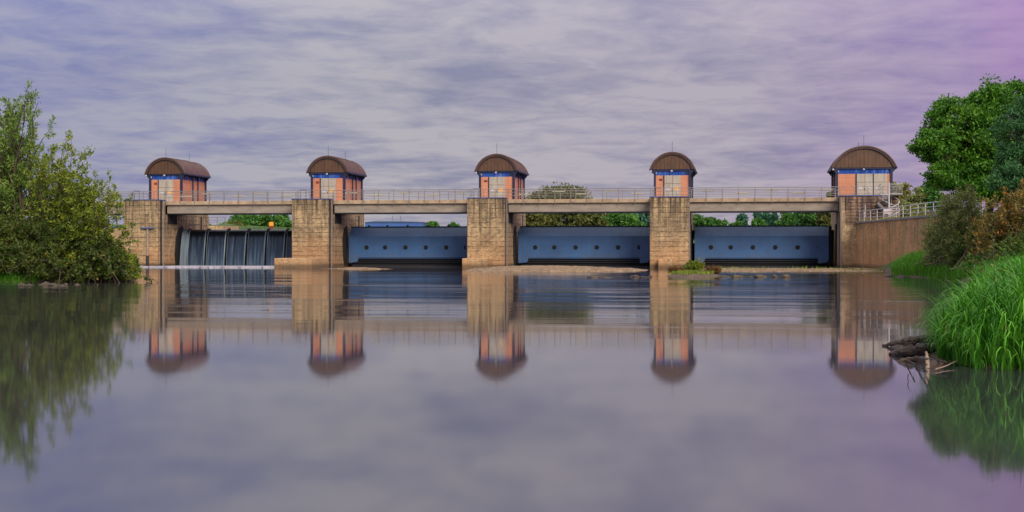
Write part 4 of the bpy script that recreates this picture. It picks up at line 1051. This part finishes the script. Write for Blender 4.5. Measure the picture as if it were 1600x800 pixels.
# ------------------------------------------------------------------ gravel bar, island, shoals
def mound(name, poly_rt, hgt, mat, label, seed=0, res=.35, edge=2.0):
    xs = [p[0] for p in poly_rt]; ys = [p[1] for p in poly_rt]
    rx = np.arange(min(xs) - 1, max(xs) + 1, res); ry = np.arange(min(ys) - 1, max(ys) + 1, res * 1.5)
    RX, RY = np.meshgrid(rx, ry); q = np.stack([RX.ravel(), RY.ravel()], 1); sd = poly_sd(q, poly_rt)
    z = np.where(sd > 0, hgt * (1 - np.exp(-sd / edge)) , sd * .5) + (vnoise(q[:, 0], q[:, 1], 1.3, seed) - .5) * .16 * np.clip(sd + .5, 0, 1) + (vnoise(q[:, 0], q[:, 1], .45, seed + 1) - .5) * .07
    z = np.maximum(z, -.6)
    X = -sT * q[:, 1] + cT * q[:, 0]; Y = cT * q[:, 1] + sT * q[:, 0]
    nx, ny = len(rx), len(ry); idx = np.arange(nx * ny).reshape(ny, nx)
    Fq = np.stack([idx[:-1, :-1].ravel(), idx[:-1, 1:].ravel(), idx[1:, 1:].ravel(), idx[1:, :-1].ravel()], 1)
    return tag(numesh(name, np.stack([X, Y, z], 1), Fq, mat, smooth=True), label, kind='structure')
def rtp(px, y): t = F * H / (y - YH); return ((px - 800) / F * t, t)
mound('gravel_bar', [rtp(727, 423.5), rtp(760, 425.2), rtp(850, 425.0), rtp(930, 424.6), rtp(1010, 423.4), rtp(1016, 421.6), rtp(920, 420.2), rtp(855, 419.0), rtp(790, 418.8), rtp(735, 420.5)], .5, MT['gravel'], 'reddish gravel bar before the middle pier', 3, edge=4.5)
mound('gravel_shoal', [rtp(1075, 424), rtp(1140, 424.4), rtp(1250, 424.4), rtp(1330, 423.8), rtp(1400, 424.2), rtp(1452, 425), rtp(1452, 422), rtp(1380, 421), rtp(1300, 420.4), rtp(1180, 420.4), rtp(1085, 420.4)], .12, MT['gravel'], 'low gravel shoal before the rightmost gate', 5, edge=1.2)
mound('gravel_shoal', [rtp(500, 419.9), rtp(560, 420.8), rtp(620, 420.4), rtp(560, 419.2)], .12, MT['gravel'], 'thin gravel spit beside second pier', 6, edge=.8)
mound('islet', [rtp(1040, 432.0), rtp(1075, 433.8), rtp(1112, 433.0), rtp(1128, 430.4), rtp(1110, 428), rtp(1075, 427.2), rtp(1048, 428.4)], .32, MT['ground'], 'grassy islet before the fourth pier', 7, res=.25, edge=1.0)
def mini(px, y, w, h, seed, mat, name, label, n=26, group=None):
    t = F * H / (y - YH); c = W(px, t); r = w / 2 * t / F; hh = h * t / F
    def fn(rng):
        a = rng.uniform(0, 2 * math.pi); q = r * math.sqrt(rng.uniform(0, 1)); return (c.x + q * math.cos(a), c.y + q * math.sin(a), .3 + (hh - .3) * rng.uniform(.4, 1) * (1 - (q / r) ** 2 * .6))
    return shrub(name, label, 'plant', (c.x, c.y, .2), fn, n, seed, mat, leaf=.13, nleaf=26, twigs=6, twl=.32, r0=.03, spread=r * .35, aspect=.4, start=.15, group=group)
mini(1085, 429.0, 34, 24, 51, 'l_olive', 'islet_bush', 'round olive bush growing on the islet', 44)
mini(1056, 429.5, 22, 8, 52, 'redplant', 'red_plant', 'red weed left of the islet bush', 26)
mini(1115, 430.0, 22, 9, 53, 'redplant', 'red_plant', 'red weed right of the islet bush', 26)
P = scatter([rtp(1044, 431.6), rtp(1075, 433.2), rtp(1108, 432.6), rtp(1118, 430.4), rtp(1075, 428)], 1500, rng); P[:, 2] = .18
tag(blades('islet_grass', P, .26, .04, rng, MT['l_olive'], .8, seg=3), 'short green grass along the front of the islet', 'grass', kind='stuff')

def rock(name, x, y, z, sx, sy, sz, seed, mat, label, group=None, cat='rock'):
    rng = random.Random(seed); bm = bmesh.new(); bmesh.ops.create_icosphere(bm, subdivisions=3, radius=1)
    off = [Vector((rng.uniform(-1, 1), rng.uniform(-1, 1), rng.uniform(-1, 1))).normalized() for _ in range(9)]
    for v in bm.verts:
        n = v.co.normalized(); k = 1.0
        for o in off: k = min(k, .72 / max(.45, n.dot(o))) if n.dot(o) > .72 else k
        v.co = Vector((n.x * sx, n.y * sy, n.z * sz)) * (k + rng.uniform(-.03, .03))
    a = rng.uniform(0, 3.1); bmesh.ops.rotate(bm, verts=bm.verts, cent=(0, 0, 0), matrix=Matrix.Rotation(a, 3, 'Z'))
    me = bpy.data.meshes.new(name); bm.to_mesh(me); bm.free(); me.materials.append(MT[mat])
    o = bpy.data.objects.new(name, me); C.objects.link(o); o.location = (x, y, z); return tag(o, label, cat, group)
RK = [(910, 433.5, .9, .10, 'stone', 0), (928, 433.2, 1.2, .12, 'stone', 0), (946, 433.4, .8, .08, 'stone', 0)]
k = 0
rr_ = random.Random(9)
def rockrow(lst, group, label, mat='stone', cat='rock'):
    global k
    for (px, y, w, h) in lst:
        t = F * H / (y - YH); p = W(px, t); k += 1
        w *= rr_.uniform(.6, 1.25); h *= rr_.uniform(.55, 1.3); p.x += rr_.uniform(-.35, .35); p.y += rr_.uniform(-.8, .8)
        rock('river_rock', p.x, p.y, h * .05, w * .42, w * .36, h * .75, 300 + k, mat, label, group, cat)
rockrow([(908, 433.4, 1.3, .09), (921, 433.0, 1.6, .14), (935, 433.4, 1.5, .12), (947, 433.8, .9, .07)], 'flat rocks of the midstream ledge', 'flat brown rock awash before the middle gate')
rockrow([(987, 432.5, .7, .22), (994, 433.0, .9, .2), (1002, 433.4, 1.0, .17), (1011, 433.2, .9, .20), (1020, 433.0, .7, .15)], 'dark rocks left of the islet', 'dark low rock in the row left of the islet', 'wood')
rockrow([(1133, 432.6, 1.0, .25), (1142, 433.4, 1.2, .3), (1152, 432.6, 1.2, .3), (1162, 433.2, 1.0, .34), (1172, 433.0, .8, .2), (1184, 433.0, 1.1, .3), (1192, 432.6, .9, .22), (1209, 433.0, .9, .28), (1220, 433.4, 1.0, .26), (1231, 433.4, .5, .1)], 'rocks right of the islet', 'brown rock in the row right of the islet')
rockrow([(1345, 430, .5, .09), (1372, 431, .5, .10), (1392, 432, 1.0, .16), (1402, 432.6, 1.2, .18), (1411, 432.0, .8, .14), (1434, 431.6, .9, .2)], 'dark stones before the retaining wall', 'dark flat stone before the retaining wall', 'wood')
rockrow([(1450, 432.5, .9, .26), (1460, 433, 1.1, .3), (1472, 432.2, .8, .25), (1486, 434, 1.0, .3), (1497, 433, 1.2, .34), (1512, 436, 1.3, .35), (1524, 435, .9, .3)], 'grey stones below the right ground cover', 'grey stone at the waterline below the right ground cover', 'greystone')
rockrow([(44, 445.6, .6, .16), (52, 446.2, .7, .18), (62, 446, .6, .2), (73, 445.2, .9, .34), (76, 446.5, .7, .2), (86, 445.8, .7, .26), (93, 446.6, .8, .2), (102, 446, .7, .26), (112, 445.5, .5, .15)], 'pale stones at the left bank foot', 'pale reddish stone at the foot of the left bank')

P = scatter([rtp(1080, 423.6), rtp(1450, 424.6), rtp(1452, 422.2), rtp(1300, 420.6), rtp(1090, 420.6)], 900, rng); P[:, 2] = .05
P = P[vnoise(P[:, 0], P[:, 1], 1.6, 8) > .5]
tag(blades('shoal_weeds', P, .35, .06, rng, MT['l_olive'], .9, seg=3), 'scattered low weeds growing on the gravel shoal', 'weeds', kind='stuff')
# ------------------------------------------------------------------ driftwood by the near reeds
def limb(name, pts, radii, mat, label, cat='driftwood', group=None, seed=0, n=10):
    rng = random.Random(seed); P3 = [Vector(p) for p in pts]; S = smoothline(P3, 5); R = np.interp(np.linspace(0, 1, len(S)), np.linspace(0, 1, len(radii)), radii)
    b = MB(); b.tube([p + Vector((rng.uniform(-1, 1), rng.uniform(-1, 1), rng.uniform(-1, 1))) * .25 * r for p, r in zip(S, R)], [r * rng.uniform(.7, 1.25) for r in R], n)
    b.v = [tuple(c + rng.uniform(-.12, .12) * max(R) for c in v) for v in b.v]; b.sm = [False] * len(b.f)
    return tag(b.build(name, MT[mat], None), label, cat, group)
def wp(px, y, z=0.0):
    """ground point seen at photo pixel when it stands at height z"""
    t = F * (H - z) / (y - YH); p = W(px, t); p.z = z; return p
limb('driftwood_log', [wp(1379, 540, .01), wp(1398, 537, .06), wp(1424, 531, .12), wp(1456, 528, .20)], [.015, .05, .085, .07], 'wood', 'long dark driftwood log pointing left into the water', seed=1, n=12)
limb('driftwood_log', [wp(1391, 553, .01), wp(1410, 550, .08), wp(1434, 547, .13), wp(1466, 545, .16)], [.03, .085, .11, .08], 'wood', 'thicker gnarled log just below the long one', seed=2, n=12)
limb('driftwood_log', [wp(1402, 566, -.02), wp(1420, 562, .03), wp(1450, 561, .05)], [.03, .05, .05], 'wood', 'low wet log half sunk at the reed edge', seed=3)
dr = random.Random(31)
for q in range(9):
    x0_ = dr.uniform(1395, 1440); y0_ = dr.uniform(530, 562); a = wp(x0_, y0_, dr.uniform(0, .1)); b_ = wp(x0_ + dr.uniform(15, 45), y0_ + dr.uniform(-10, 8), dr.uniform(.05, .28))
    limb('drift_stick', [a, a.lerp(b_, .5) + Vector((0, 0, dr.uniform(.0, .06))), b_], [.006, .014, .010], 'wood', 'thin dark stick tangled among the driftwood logs', 'stick', 'sticks tangled in the driftwood', seed=60 + q, n=5)
a = wp(1450, 575, 0); limb('pale_stump', [a, a + Vector((-.01, .02, .14)), a + Vector((-.03, .04, .27))], [.035, .03, .018], 'palewood', 'short pale upright stump beside the logs', 'driftwood', seed=4)
limb('dry_branch', [wp(1462, 577, .03), wp(1482, 570, .05), wp(1511, 556, .12)], [.010, .008, .004], 'palewood', 'thin pale branch lying across the reed foot', 'branch', seed=5, n=6)
a = wp(1420, 596, 0)
limb('twig', [a + Vector((.02, 0, -.15)), a + Vector((0, 0, -.02)), a + Vector((-.015, 0, .07)), a + Vector((.02, 0, .15))], [.008, .009, .007, .004], 'black', 'small black twig poking out of calm water', 'twig', seed=6, n=5)
for q, (px, y) in enumerate([(1405, 548), (1418, 540), (1432, 556), (1443, 545), (1450, 566), (1460, 574), (1448, 533)]):
    p = wp(px, y); rock('bank_stone', p.x, p.y, .02, .20, .17, .10, 400 + q, 'wood', 'dark wet stone among the driftwood logs', 'stones among the driftwood')
